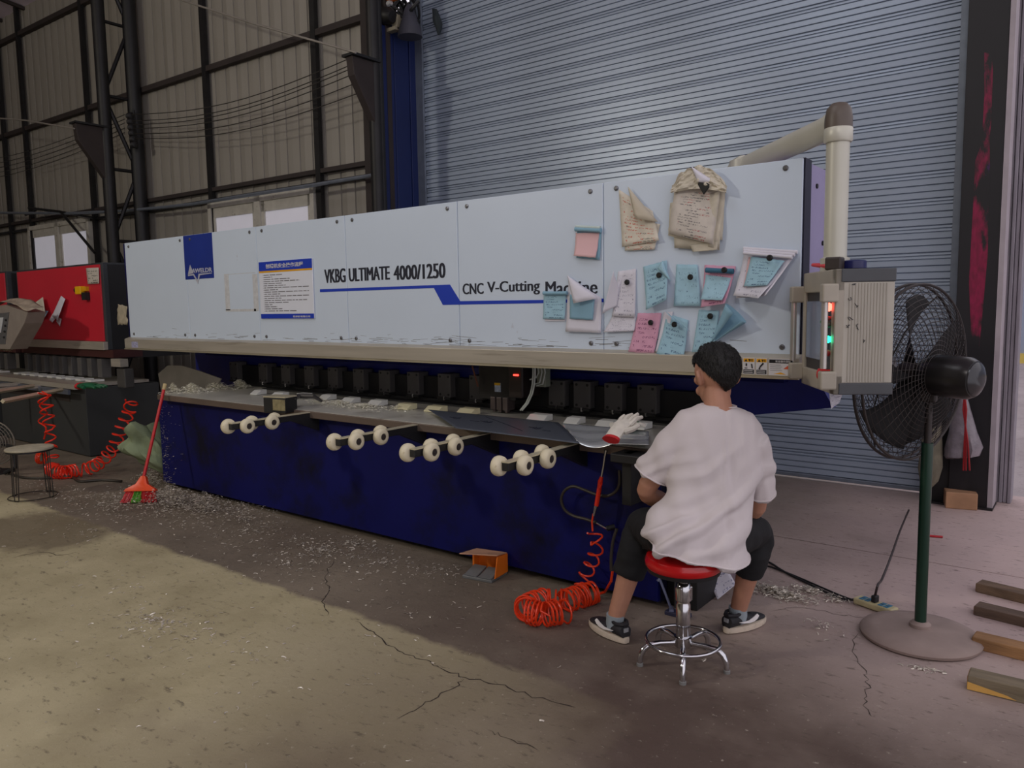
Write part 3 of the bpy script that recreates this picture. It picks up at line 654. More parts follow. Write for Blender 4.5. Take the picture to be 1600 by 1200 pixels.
text('lettering', '铝单板有限公司', wpm, nx0 + nw * .62, nx0 + nw * .93, nz0 + nh * .02, nz0 + nh * .055, NY - .0011, t, .02)
ln = MB(); rr = random.Random(5); gm = mat('print_grey', sr(110, 108, 112), .5)
for i, w_ in enumerate((.36, .17, .5, .68, .35, .42, .84, .27, .84, .31, .84, .33, .8, .46, .15, .24, .34, .6)):
    z_ = nz1 - nh * (.245 + i * .0368); x_ = nx0 + nw * .085; e_ = x_ + nw * w_
    ln.box((x_ - .006, NY - .0006, z_), (x_ - .002, NY, z_ + nh * .010))
    while x_ < e_:
        g_ = rr.uniform(.03, .09); ln.box((x_ + .004, NY - .0006, z_), (min(x_ + g_, e_), NY, z_ + nh * .013)); x_ += g_ + .006
ln.obj('text_line', gm, t)

P_blue = written('note_blue', sr(158, 196, 212), sr(30, 60, 110), rows=10, freq=30, amount=.52)
P_blue2 = written('note_blue_sparse', sr(162, 200, 216), sr(30, 60, 110), rows=7, freq=34, amount=.60)
P_pink = written('note_pink', sr(214, 160, 184), sr(110, 40, 90), rows=9, freq=26, amount=.52)
P_white = written('note_white', sr(216, 214, 224), sr(70, 66, 110), rows=12, freq=30, amount=.57)
P_whitep = mat('note_plain', sr(218, 216, 226), .85, var=.03)
P_old = written('note_old', sr(216, 208, 192), sr(196, 70, 36), rows=15, freq=28, amount=.50, ink2=sr(90, 88, 84), var=.1)
P_old2 = written('note_old_list', sr(204, 196, 186), sr(100, 98, 100), rows=22, freq=22, amount=.49, ink2=sr(170, 70, 72), margin=.16, var=.08)
P_oldp = mat('old_paper', sr(204, 196, 178), .9, var=.16, scale=14)
P_blank = mat('note_blue_plain', sr(136, 176, 196), .85, var=.06)
P_pinkp = mat('note_pink_plain', sr(224, 184, 186), .85, var=.04)
def sheet(name, m, tl, tr, br, bl, off, parent=None, nu=10, nv=10, y=None, jit=0.0, seed=1, thick=.0008):
    """a sheet hung in front of the panel; off(u, v) = distance it stands off (v = 0 at the bottom)"""
    y = PY - .006 if y is None else y; rg_ = random.Random(seed); jt = {}
    def fn(u, v):
        a = Vector(bl).lerp(Vector(br), u); c = Vector(tl).lerp(Vector(tr), u); p = a.lerp(c, v)
        if jit and (u in (0, 1) or v in (0, 1)): p += Vector((rg_.uniform(-jit, jit), rg_.uniform(-jit, jit)))
        w = yp(p.x, p.y, y); w.y = y - off(u, v); return w
    return MB().grid(fn, nu, nv).obj(name, m, parent, smooth=True, solid=thick, fix=False)
def paper(name, label, parts, group=None):
    first = parts[0]; c = yp(*[sum(q[i] for q in first[1:5]) / 4 for i in (0, 1)], PY - .01)
    t = thing(name, label, 'paper', c, 0, group)
    for k, pr in enumerate(parts): sheet(pr[6] if len(pr) > 6 else 'sheet', *pr[:6], parent=t, seed=k + 3, jit=.35)
    return t
fl = lambda a=.0, b_=0.0, c=0.0: (lambda u, v: .003 + a * (1 - v) ** 2 + b_ * u ** 2 * (1 - v) + c * math.sin(math.pi * u) * (1 - v))
up = lambda h, k=0: (lambda u, v: .004 + k + h * (1 - v) ** 2)
def roll(pa, pb, m, rad, parent, off=.02):
    a, b_ = yp(*pa, PY - off), yp(*pb, PY - off); return MB().tube([a, a.lerp(b_, .5), b_], [rad, rad * .9, rad * 1.05], 10).obj('rolled_edge', m, parent, smooth=True)
p = paper('note_pad', 'small pink note with turquoise rolled top, highest of the small notes', [
    (P_blank, (902, 362), (940, 361), (938, 406), (902, 403), fl(.006), 'back_sheet'), (P_pinkp, (900, 364), (937, 363), (934, 403), (900, 400), fl(.02, .0, .006), 'front_sheet')])
roll((899, 358), (939, 360), P_blank, .012, p); roll((900, 354), (938, 356), mat('cream_edge', sr(196, 210, 206), .8), .009, p)
p = paper('folded_paper', 'yellowed sheet with red writing and its top right corner folded down', [
    (P_old, (967, 296), (1020, 330), (1033, 376), (974, 386), fl(.01, .01), 'sheet'), (P_old, (972, 340), (1032, 350), (1024, 390), (978, 392), fl(.006), 'sheet')])
def tri(name, m, pts, offs, parent, y=None):
    y = PY - .006 if y is None else y
    A, B_, C_ = [Vector((*yp(px, py, y)[:],)) for px, py in pts]; 
    for V_, o_ in zip((A, B_, C_), offs): V_.y = y - o_
    def fn(u, v):
        w = (A * (1 - v) + (B_ * (1 - u) + C_ * u) * v); w.y -= .012 * math.sin(math.pi * v) * math.sin(math.pi * u); return w
    return MB().grid(fn, 6, 6).obj(name, m, parent, smooth=True, solid=.0008, fix=False)
tri('folded_corner', mat('old_back', sr(196, 186, 166), .9, var=.06, scale=10), [(983, 292), (1000, 343), (1031, 347)], (.012, .05, .02), p)
p = paper('paper_bundle', 'thick bundle of crumpled yellowed lists under a black heart magnet', [
    (P_oldp, (1054, 292), (1133, 283), (1130, 376), (1050, 362), lambda u, v: .008 + .006 * math.sin(9 * u + 5 * v), 'sheet'),
    (P_oldp, (1058, 300), (1136, 292), (1126, 391), (1056, 388), lambda u, v: .014 + .008 * math.sin(7 * v), 'sheet'),
    (P_oldp, (1050, 318), (1128, 300), (1118, 388), (1047, 368), lambda u, v: .020 + .006 * math.sin(8 * u), 'sheet'),
    (P_old2, (1061, 282), (1130, 286), (1118, 382), (1050, 366), lambda u, v: .030 + .01 * math.sin(4 * v + 2 * u), 'sheet'),
    (P_oldp, (1082, 384), (1125, 378), (1124, 391), (1086, 394), lambda u, v: .024, 'sheet')])
def crf(u, v):
    x_ = 1052 + 86 * u; yb = 302 - 6 * math.sin(math.pi * u); yt = 291 - 31 * math.sin(math.pi * u) ** .8 + 5 * noise.noise(Vector((u * 9, 0, 0)))
    w_ = yp(x_, yb + (yt - yb) * v, PY - .03); w_.y -= .02 + .028 * abs(noise.noise(Vector((u * 7, v * 3.5, 2)))) - .01 * v; return w_
MB().grid(crf, 28, 10).obj('crumpled_top', P_oldp, p, solid=.002)
tri('folded_corner', P_whitep, [(1087, 262), (1098, 287), (1127, 288)], (.05, .06, .04), p)
p = paper('note_pad', 'little blue note at the left end, covering the letters of the title', [(P_blue, (850, 458), (885, 457), (884, 499), (850, 498), fl(.008)),])
roll((849, 458), (886, 458), P_blank, .010, p)
MB().box((yp(851, 500, PY - .01).x, PY - .008, yp(851, 502, PY).z), (yp(883, 500, PY - .01).x, PY - .006, yp(851, 470, PY).z)).obj('back_sheet', P_whitep, p)
p = paper('white_sheet', 'white sheet with folded-down flap over a blue slip', [
    (P_whitep, (889, 432), (940, 466), (941, 520), (886, 518), fl(.012), 'sheet'), (P_blank, (893, 460), (932, 468), (929, 500), (893, 498), lambda u, v: .018, 'blue_slip')])
tri('folded_flap', P_whitep, [(888, 430), (904, 474), (939, 466)], (.01, .05, .03), p)
p = paper('white_sheet', 'narrow white sheet creased lengthways, next to the folded-flap sheet', [
    (P_white, (966, 424), (994, 420), (994, 496), (958, 494), fl(.01), 'sheet'), (P_white, (958, 492), (994, 494), (993, 517), (945, 519), fl(.012), 'sheet'), (P_whitep, (965, 424), (969, 450), (966, 478), (947, 490), lambda u, v: .012 + .03 * (1 - u), 'side_fold')])
p = paper('blue_note', 'blue note with a bent upper right corner, left of the upper blue row', [(P_blue, (1005, 417), (1042, 407), (1050, 468), (1014, 484), fl(.03, .03)), ])
tri('folded_corner', P_blue2, [(1037, 407), (1032, 420), (1053, 440)], (.012, .03, .03), p)
p = paper('blue_note', 'pale blue note with one rounded corner, second in the upper row', [(P_blue2, (1057, 413), (1090, 414), (1097, 478), (1055, 478), fl(.015)), ])
p = paper('pink_blue_note', 'blue slip lying over a pink form, third in the upper row', [
    (P_pink, (1101, 414), (1150, 416), (1140, 474), (1100, 480), fl(.035, .02), 'back_sheet'), (P_blue2, (1104, 419), (1147, 421), (1137, 469), (1101, 468), fl(.045, .02), 'front_sheet')])
roll((1103, 422), (1146, 424), mat('dark_blue_fold', sr(60, 110, 136), .8), .012, p, .03)
p = paper('paper_pad', 'big white pad curling out with blue slips, nearest the control console', [
    (P_whitep, (1166, 386), (1246, 393), (1212, 462), (1154, 466), fl(.03, .10), 'back_sheet'), (P_white, (1164, 391), (1243, 398), (1203, 466), (1152, 462), fl(.045, .10), 'front_sheet'),
    (P_pinkp, (1172, 402), (1182, 403), (1176, 450), (1166, 448), lambda u, v: .016 + .04 * (.75 - .5 * v) ** 2, 'pink_slip'), (P_blue, (1177, 401), (1231, 408), (1211, 446), (1168, 448), lambda u, v: .022 + .045 * (.75 - .5 * v) ** 2 + .12 * (.2 + .6 * u) ** 2 * (.75 - .5 * v), 'blue_slip')])
for k_ in range(3): roll((1162, 388 + 3.5 * k_), (1246 - 4 * k_, 394 + 4 * k_), P_whitep, .008, p, .03 + .008 * k_)
p = paper('pink_note', 'pink handwritten note in the lower row', [(P_pink, (997, 489), (1034, 489), (1025, 553), (985, 549), fl(.02)), ])
p = paper('blue_note', 'long blue note hanging past the steel rail with a white sheet behind', [
    (P_whitep, (1038, 487), (1052, 487), (1036, 551), (1027, 549), fl(.02), 'back_sheet'), (P_blue, (1042, 490), (1076, 500), (1072, 563), (1031, 552), fl(.035), 'front_sheet')])
tri('folded_corner', P_blue2, [(1044, 486), (1058, 498), (1083, 518)], (.03, .05, .03), p)
p = paper('blue_note', 'blue note rolled into an open cone on its right, above the head of the man', [
    (P_blue, (1092, 484), (1124, 486), (1120, 548), (1084, 550), fl(.02, .02), 'sheet')])
ca_ = yp(1112, 535, PY - .03); cn = MB(); rings_ = []
for i in range(9):
    f_ = i / 8; c_ = yp(1112 + 38 * f_, 535 - 46 * f_, PY - .03 - .03 * f_); rr_ = .004 + .062 * f_
    ax_ = (yp(1150, 489, PY - .06) - ca_).normalized(); s_ = Vector((0, 1, 0)); w_ = ax_.cross(s_)
    rings_.append([c_ + s_ * (-math.cos(a_) * rr_ * .5) + w_ * (math.sin(a_) * rr_) for a_ in [math.pi * 2 * k_ / 14 for k_ in range(13)]])
cn.add([q_ for r_ in rings_ for q_ in r_], [(i * 13 + k_, i * 13 + k_ + 1, (i + 1) * 13 + k_ + 1, (i + 1) * 13 + k_) for i in range(8) for k_ in range(12)])
cn.obj('rolled_cone', P_blank, p, smooth=True, solid=.001)
# magnets
MG = mat('magnet_black', sr(20, 20, 22), .4)
def magnet(px, py, off, label, r_=.014):
    c = yp(px, py, PY - off); m = MB().lathe([(r_, 0), (r_, .006), (r_ * .7, .010)], along(c, (0, -1, 0)), 14).obj('magnet', MG, smooth=True)
    tag(m, label, 'magnet', 'round black magnets')
magnet(1030, 430, .02, 'round black magnet on the bent-corner blue note')
magnet(1079, 433, .03, 'round black magnet on the rounded pale blue note')
magnet(980, 441, .02, 'round black magnet on the narrow creased white sheet')
magnet(1017, 504, .02, 'round black magnet on the pink handwritten note')
magnet(1054, 507, .035, 'round black magnet on the long hanging blue note')
magnet(1110, 494, .02, 'round black magnet on the blue note beside the paper cone')
magnet(1132, 422, .062, 'black magnet on the dark fold of the blue and pink note')
magnet(1203, 403, .075, 'black magnet at the top of the big curling pad')
h = [yp(px, py, PY - .062) for px, py in ((1099, 304), (1090, 288), (1091, 284), (1096, 284), (1099, 287), (1104, 285), (1108, 288), (1107, 293))]
tag(MB().prism(h, (0, .01, 0)).obj('heart_magnet', MG, bevel=.002), 'black heart-shaped magnet on the yellowed paper bundle', 'magnet')

# papers on the red machine
def rsheet(name, label, quads):
    c = yp(quads[0][1][0], quads[0][1][1], RY - .02); t = thing(name, label, 'paper', c)
    for m, a, b_, c_, d_, o_ in quads: sheet('sheet', m, a, b_, c_, d_, (lambda k: (lambda u, v: .004 + k * (1 - v) + k * u))(o_), t, 6, 6, RY - .004)
rsheet('folded_paper', 'cream paper folded over a turquoise slip on the red panel', [(P_oldp, (48, 478), (72, 464), (80, 488), (58, 489), .03), (P_blank, (62, 484), (79, 486), (76, 496), (62, 497), .02), (P_whitep, (60, 492), (72, 492), (68, 503), (64, 500), .02)])
rsheet('folded_paper', 'long white paper folded lengthways on the red panel', [(P_whitep, (96, 462), (107, 467), (99, 500), (86, 494), .03), (P_whitep, (83, 490), (92, 494), (85, 504), (79, 500), .01), (P_whitep, (90, 495), (98, 498), (97, 510), (90, 502), .01)])
rsheet('printed_sheet', 'small printed sheet at the top right of the red panel', [(written('print_dense', sr(196, 188, 178), sr(40, 60, 50), rows=7, freq=16, amount=.47), (135, 419), (155, 418), (156, 443), (138, 444), .002)])
tag(sheet('torn_label', mat('torn_cream', sr(176, 166, 144), .9, var=.2, scale=20), (184, 475), (201, 478), (201, 508), (186, 507), lambda u, v: .006 + .01 * u, None, 7, 7, yp(196, 500, 3.9).y, 1.6), 'torn scrap of cream paper on the black machine end', 'paper')

# ================================================================== THINGS ON THE BED
# gauge clamp
g = thing('gauge_clamp', 'black clamp with long bent arm lying on the bed edge', 'clamp', gp(430, 640, TZ))
a, b_ = gp(412, 640, TZ + .0), gp(446, 642, TZ)
M_ = frame(a + Vector((0, .0, 0)), (b_ - a))
Lc = (b_ - a).length
MB().box((0, 0, -.02), (Lc, .12, .085), M_).obj('clamp_body', black, g, bevel=.004)
MB().box((.0, .0, .086), (Lc, .12, .093), M_).obj('clamp_top', armt, g)
MB().box((Lc * .45, -.004, .0), (Lc, -.0, .075), M_).obj('scale_plate', mat('scale_plate', sr(140, 130, 96), .5, var=.3, scale=40), g)
MB().tube([M_ @ Vector((Lc * .9, .09, .07)), gp(466, 619, TZ + .07), gp(490, 619, TZ + .07), gp(503, 627, TZ + .03)], [.026, .026, .024, .014], 8, flat=.7).obj('clamp_arm', mat('arm_dark', sr(84, 82, 80), .35, .5), g, smooth=True)
# workpiece: film-faced sheet with a curled polished end
wkm = mat('film_grey', sr(84, 90, 100), .38, .3, var=.05, scale=2, spots=[(sr(40, 40, 50), 22, .70, .02)])
wk = thing('sheet_workpiece', 'long dark grey film-faced metal sheet curling over the bed edge', 'sheet', gp(780, 665, TZ))
A, B_, C_, D_ = gp(669, 640, .845), gp(872, 660, .845), yp(906, 693, 3.12), yp(713, 669.5, 3.12)
def wf(u, v):
    p0 = A.lerp(B_, u); p1 = D_.lerp(C_, u); q_ = p0.lerp(p1, v)
    q_.z = p0.z + (p1.z - p0.z) * v ** 2.2 + .0; return q_
MB().grid(wf, 24, 16).obj('film_face', wkm, wk, smooth=True, solid=.002)
mk = MB()
for cx_, cy_ in ((.10, .4), (.35, .45), (.72, .5)):
    for k_ in range(3): 
        a_ = wf(cx_ + .02 * k_, cy_ + .05 * (k_ % 2)); mk.tube([a_ + Vector((0, -.001, .003)), a_ + Vector((.03, -.012, .003)), a_ + Vector((.045, .01, .003))], .002, 4)
for a_, b2 in (((.45, .15), (.62, .75)), ((.25, .5), (.33, .5)), ((.80, .6), (.86, .6))): mk.tube([wf(a_[0] + (b2[0] - a_[0]) * k_ / 6, a_[1] + (b2[1] - a_[1]) * k_ / 6) + Vector((0, -.001, .0025)) for k_ in range(7)], .0018, 4)
mk.obj('pen_mark', inkm, wk)
polish = mat('polished_sheet', sr(222, 228, 230), .22, .65, var=.04, scale=3, bump=.35, bscale=7, stretch=(.2, 1.2, 3))
A2, B2, C2, D2 = gp(876, 661, .842), gp(1014, 676, .842), yp(1014, 693, 3.17), yp(902, 691, 3.14)
def wf2(u, v):
    q_ = A2.lerp(B2, u).lerp(D2.lerp(C2, u), v); q_.z = A2.z + (D2.lerp(C2, u).z - A2.z) * v ** 1.8 + .006 * math.sin(16 * v + 2 * u) - .022 * math.sin(math.pi * min(1, u * 2)) * v; return q_
MB().grid(wf2, 24, 18).obj('polished_end', polish, wk, smooth=True, solid=.002)
# gloves
glw = mat('glove_white', sr(226, 220, 208), .9, var=.08, scale=30, bump=.4, bscale=300); glr = mat('glove_red', sr(196, 34, 40), .8); glg = mat('glove_green', sr(20, 96, 62), .5)
def glove(label, org, ax, s=1.0, palm=glw, cuffm=glr, tipm=glg):
    t = thing('work_glove', label, 'glove', org); za = Vector((0, 0, 1)); M = frame(org, ax)
    mb = MB(); mb.tube([M @ Vector(q_) for q_ in ((0, 0, .02), (.04 * s, 0, .026), (.10 * s, .004, .024), (.125 * s, .004, .018))], [.040 * s, .042 * s, .046 * s, .036 * s], 14, flat=.45)
    mb.obj('palm', palm, t, smooth=True)
    for k_ in range(4):
        y_ = (-.033 + .022 * k_) * s; L_ = (.062, .078, .074, .055)[k_] * s
        MB().tube([M @ Vector((.10 * s, y_, .022)), M @ Vector((.12 * s + L_ * .5, y_ * 1.25, .026 - .006 * (k_ % 2))), M @ Vector((.12 * s + L_, y_ * 1.4, .012 + .004 * (k_ % 2)))], [.012 * s, .0115 * s, .008 * s], 8).obj('finger', tipm if k_ > 1 else palm, t, smooth=True)
    MB().tube([M @ Vector((.05 * s, -.035 * s, .022)), M @ Vector((.085 * s, -.065 * s, .02)), M @ Vector((.115 * s, -.07 * s, .014))], [.014 * s, .0125 * s, .009 * s], 8).obj('thumb', palm, t, smooth=True)
    MB().tube([M @ Vector((-.012 * s, 0, .018)), M @ Vector((.004 * s, 0, .02))], [.046 * s, .041 * s], 14, flat=.5).obj('cuff', cuffm, t, smooth=True)
    return t
o_ = yp(958, 690, 3.10); glove('white work glove with red cuff draped over the bed edge', o_, (yp(978, 668, 3.2) - o_), 1.05, tipm=glw)
o_ = gp(960, 671, .86); glove('white and green work glove lying flat beyond the red-cuffed glove', o_, (gp(1005, 668, .86) - o_), .85, cuffm=glw)
glove('green and white work glove lying on the red machine table', gp(128, 606, .77), (1, .25, 0), 1.5, palm=glg, cuffm=glr)
br = MB().box((yp(978, 700, 3.2).x, 3.16, .55), (yp(978, 700, 3.2).x + .05, 3.32, .80)).box((yp(978, 700, 3.2).x - .04, 3.12, .76), (yp(978, 700, 3.2).x + .14, 3.3, .80)); br.obj('edge_bracket', black, mc, bevel=.004)

# ================================================================== METAL SHAVINGS (nobody could count them)
shb_ = mat('shaving_bright', sr(250, 244, 228), .28, .2, var=.1, scale=40)
shm = mat('shaving_metal', sr(212, 203, 188), .3, .4, var=.1, scale=40)
def shavings(name, label, n_, spot, size=(.010, .028), seed=1):
    rg_ = random.Random(seed); mb = MB()
    for i in range(n_):
        c, h_ = spot(rg_); L_ = rg_.uniform(*size); a_ = rg_.uniform(0, 6.28); cu = rg_.uniform(-1.2, 1.2); tl = rg_.uniform(-.5, .5); w_ = rg_.uniform(.0012, .0026)
        pts_ = []
        for k_ in range(4):
            s_ = k_ / 3 - .5; an = a_ + cu * s_
            pts_.append(Vector((c.x + math.cos(an) * L_ * s_ , c.y + math.sin(an) * L_ * s_, c.z + h_ + .003 + L_ * s_ * tl * .5 + L_ * .3 * (.25 - s_ * s_))))
        sd_ = Vector((-math.sin(a_), math.cos(a_), rg_.uniform(-.8, .8))) * w_; vs_ = []
        for q_ in pts_:
            q_.z = max(q_.z, c.z + .0015); vs_ += [q_ - sd_, q_ + sd_]
        mb.add(vs_, [(0, 1, 3, 2), (2, 3, 5, 4), (4, 5, 7, 6)])
    return tag(mb.obj(name, shb_ if ' bed' in label else shm, fix=False), label, 'shavings', kind='stuff')
def blob(pts, rx=.1, pile=0.0, z=0.0):                # pts: (px, py, rx, weight)
    cs = [(gp(px, py, z), r_, w_) for px, py, r_, w_ in pts]; tot = sum(c[2] for c in cs)
    def f(rg_):
        k_ = rg_.uniform(0, tot)
        for c, r_, w_ in cs:
            k_ -= w_
            if k_ <= 0: break
        a_ = rg_.uniform(0, 6.28); q_ = abs(rg_.gauss(0, .5)); p_ = c + Vector((math.cos(a_) * r_ * q_ * 1.3, math.sin(a_) * r_ * q_ * .7, 0))
        return p_, max(0, pile * (1 - q_) * rg_.random())
    return f
def keep(fn, ok):
    def f(rg_):
        for _ in range(30):
            c, h_ = fn(rg_)
            if ok(c): return c, h_
        return c, h_
    return f
front = lambda c: c.y < 3.3 or c.x > BX1 + .2 or c.x < BX0 - .1
shavings('metal_shavings', 'pile of metal shavings on the floor behind the broom', 5200, keep(blob([(270, 790, .5, 8), (235, 760, .3, 3), (262, 745, .24, 6), (320, 800, .45, 4), (180, 800, .6, 2), (380, 815, .5, 2), (120, 790, .6, 1)], pile=.16), front), seed=2)
shavings('metal_shavings', 'metal shavings spread thinly over the floor before the machine', 1900, keep(blob([(500, 860, .5, 4), (560, 850, .4, 2), (600, 880, .5, 2), (400, 830, .6, 2), (450, 880, .9, 2), (240, 970, .35, 2), (180, 920, .8, 1), (300, 1000, 1.0, 1.2), (690, 890, .3, .7), (150, 830, .7, 1), (640, 960, .9, .6), (400, 1020, 1.0, .7), (60, 760, .5, .8)]), front), seed=3)
shavings('metal_shavings', 'metal shavings heaped on the left end of the bed', 2600, keep(blob([(300, 612, .16, 3), (340, 608, .16, 3), (375, 606, .14, 2), (270, 612, .08, 2), (258, 616, .04, 1)], pile=.075, z=TZ), lambda c: -6.3 < c.x < -4.9 and 3.28 < c.y < 4.0), (.014, .034), seed=4)
shavings('metal_shavings', 'metal shavings along the middle of the bed beside the clamp', 1500, keep(blob([(530, 632, .18, 3), (570, 637, .18, 3), (500, 628, .1, 1), (620, 640, .1, .6), (440, 622, .12, .4)], pile=.03, z=TZ), lambda c: 3.28 < c.y < 3.9), seed=5)
shavings('metal_shavings', 'pile of metal shavings on the floor right of the man', 1300, blob([(1205, 925, .14, 4), (1235, 935, .12, 3), (1265, 925, .12, 2), (1180, 915, .1, 1), (1090, 920, .08, .6), (1280, 980, .12, .3), (1310, 940, .08, .4)], pile=.03), (.012, .032), seed=6)
shavings('metal_shavings', 'few metal shavings at the foot of the pedestal fan', 60, blob([(1440, 1046, .05, 2), (1470, 1050, .04, 1), (1370, 795, .1, .4), (1100, 1032, .02, .3)]), (.012, .03), seed=7)
def spill(rg_):                                       # running down the left end of the base
    z_ = rg_.random() ** 1.5 * .75; p_ = Vector((BX0 + .02 + abs(rg_.gauss(0, .10)), BF - .006, z_)); return p_, 0
tag(shavings('metal_shavings', '', 260, spill, (.008, .02), seed=8), 'metal shavings clinging to the left corner of the navy base', 'shavings')

# ================================================================== HOSES
def helix(path, rad, turns, seg=14, wob=0.0, seed=1):
    path = [Vector(q_) for q_ in path]; Ls = [0]
    for i in range(1, len(path)): Ls.append(Ls[-1] + (path[i] - path[i - 1]).length)
    n_ = int(turns * seg); out = []; rg_ = random.Random(seed); nr = None
    for i in range(n_ + 1):
        s_ = Ls[-1] * i / n_; k_ = 1
        while k_ < len(Ls) - 1 and Ls[k_] < s_: k_ += 1
        f_ = (s_ - Ls[k_ - 1]) / max(1e-6, Ls[k_] - Ls[k_ - 1]); c = path[k_ - 1].lerp(path[k_], f_); t_ = (path[k_] - path[k_ - 1]).normalized()
        if nr is None: nr = t_.orthogonal().normalized()
        nr = (nr - t_ * nr.dot(t_)).normalized(); bn = t_.cross(nr); a_ = 2 * math.pi * i / seg
        r_ = rad(i / n_) if callable(rad) else rad
        out.append(c + nr * math.cos(a_) * r_ + bn * math.sin(a_) * r_ + Vector((noise.noise(Vector((i * .05, seed, 0))), noise.noise(Vector((0, i * .05, seed))), 0)) * wob)
    return out
h1 = thing('coiled_hose', 'red-orange coiled air hose with a red blow gun hanging at the machine front', 'hose', gp(880, 950))
hy = 3.24
pts = [yp(*q_, hy) for q_ in ((925, 822), (932, 850), (926, 880), (912, 905))]
MB().tube([yp(927, 803, hy), yp(925, 815, hy), yp(926, 830, hy)] , .005, 6).obj('hose_lead', orange, h1, smooth=True)
MB().tube(helix([yp(928, 830, hy), yp(934, 850, hy), yp(928, 872, hy), yp(915, 898, hy), gp(905, 925, .05)], .034, 5.5, 20), .005, 6).obj('hanging_coil', orange, h1, smooth=True)
fl_ = [gp(905, 930, .05), gp(930, 925, .055), gp(880, 940, .055), gp(850, 938, .06), gp(826, 944, .065), gp(822, 955, .065), gp(850, 960, .062), gp(885, 955, .055)]
MB().tube([Vector((q_.x, q_.y, max(q_.z, .006))) for q_ in helix(fl_, .055, 38, 18, .03)], .005, 6).obj('floor_coil', orange, h1, smooth=True)
MB().tube([gp(930, 930, .03), gp(945, 925, .03), yp(955, 908, hy), yp(957, 893, hy)], .007, 6).obj('hose_lead', orange, h1, smooth=True)
gun = MB().tube([yp(940, 745, hy - .01), yp(938, 752, hy - .01), yp(937, 760, hy - .01), yp(932, 790, hy - .01)], [.008, .013, .012, .0115], 10).obj('blow_gun', mat('gun_red', sr(222, 44, 20), .35), h1, smooth=True)
MB().tube([yp(947, 703, hy - .01), yp(945, 715, hy - .01), yp(943, 730, hy - .01), yp(940, 745, hy - .01)], [.010, .005, .005, .005], 8).obj('nozzle', chrome, gun, smooth=True)
MB().tube([yp(932, 790, hy - .01), yp(930, 797, hy - .01), yp(928, 806, hy - .01)], [.011, .008, .006], 8).obj('connector', chrome, gun, smooth=True)
MB().tube([yp(939, 756, hy - .025), yp(937, 762, hy - .025)], .008, 8).obj('trigger', mat('gun_red', (1, 0, 0)), gun, smooth=True)
bh = mat('rubber_black', sr(52, 46, 38), .5, var=.2)
t = thing('air_line', 'black rubber air line looped over the navy base front', 'hose', yp(880, 780, hy))
lp = [yp(px, py, 3.26) for px, py in ((968, 735), (968, 755), (962, 768), (948, 775), (930, 772), (912, 765), (896, 760), (883, 766), (877, 780), (882, 796), (896, 806), (915, 811), (932, 817))]
def smooth_path(pts_, n_=4):
    out = []
    P_ = [pts_[0]] + list(pts_) + [pts_[-1]]
    for i in range(1, len(P_) - 2):
        for k_ in range(n_):
            u_ = k_ / n_; a_, b2, c_, d_ = P_[i - 1], P_[i], P_[i + 1], P_[i + 2]
            out.append(.5 * ((2 * b2) + (c_ - a_) * u_ + (2 * a_ - 5 * b2 + 4 * c_ - d_) * u_ * u_ + (3 * b2 - a_ - 3 * c_ + d_) * u_ ** 3))
    out.append(pts_[-1]); return out
MB().tube(smooth_path(lp), .008, 8).obj('line', bh, t, smooth=True)
MB().tube([lp[-1], yp(948, 826, 3.27)], .006, 8).obj('line_fitting', chrome, t, smooth=True)
MB().tube([yp(948, 826, 3.27), yp(960, 823, 3.30)], .014, 10).obj('valve', black, t, smooth=True)
MB().tube(smooth_path([yp(964, 826, 3.27), yp(958, 845, 3.26), yp(955, 870, 3.25), yp(955, 892, 3.245)]), .008, 8).obj('line', bh, t, smooth=True)
# left machine's coiled hose
hl = thing('coiled_hose', 'orange coiled hose hanging from the red machine to the floor', 'hose', gp(90, 745))
redo = mat('hose_scarlet', sr(240, 50, 24), .35, var=.04)
vy = 3.0
MB().tube(helix([yp(68, 612, vy), yp(73, 640, vy), yp(78, 670, vy), yp(80, 700, vy), gp(82, 735, .06)], lambda s_: .050 + .008 * math.sin(9 * s_), 8, 18), .0075, 6).obj('hanging_coil', redo, hl, smooth=True)
MB().tube(smooth_path([yp(66, 612, vy), yp(76, 620, vy), yp(62, 634, vy), yp(74, 645, vy), yp(60, 658, vy), yp(72, 668, vy), yp(69, 686, vy)]), .0075, 6).obj('hose_lead', redo, hl, smooth=True)
MB().tube([Vector((q_.x, q_.y, max(.008, q_.z))) for q_ in helix([gp(80, 733, .06), gp(90, 738, .06), gp(105, 738, .06), gp(120, 735, .06)], .058, 13, 18)], .0075, 6).obj('floor_coil', redo, hl, smooth=True)
MB().tube(helix([gp(120, 736, .07), gp(140, 732, .08), gp(158, 722, .10), yp(178, 700, 3.35), yp(190, 668, 3.4), yp(203, 640, 3.45), yp(206, 625, 3.5)], .055, 13, 18), .0075, 6).obj('rising_coil', redo, hl, smooth=True)
MB().tube(helix([gp(60, 716, .12), gp(68, 716, .12)], .05, 3, 14), .0075, 6).obj('hose_knot', orange, hl, smooth=True)
t = MB().tube(smooth_path([gp(0, 732, .012), gp(30, 745, .012), gp(70, 747, .012), gp(110, 745, .012), gp(125, 752, .012), gp(160, 750, .012), gp(190, 752, .012)]), .012, 8).obj('floor_cable', bh, smooth=True)
tag(t, 'black cable lying on the floor under the orange coiled hose', 'cable')

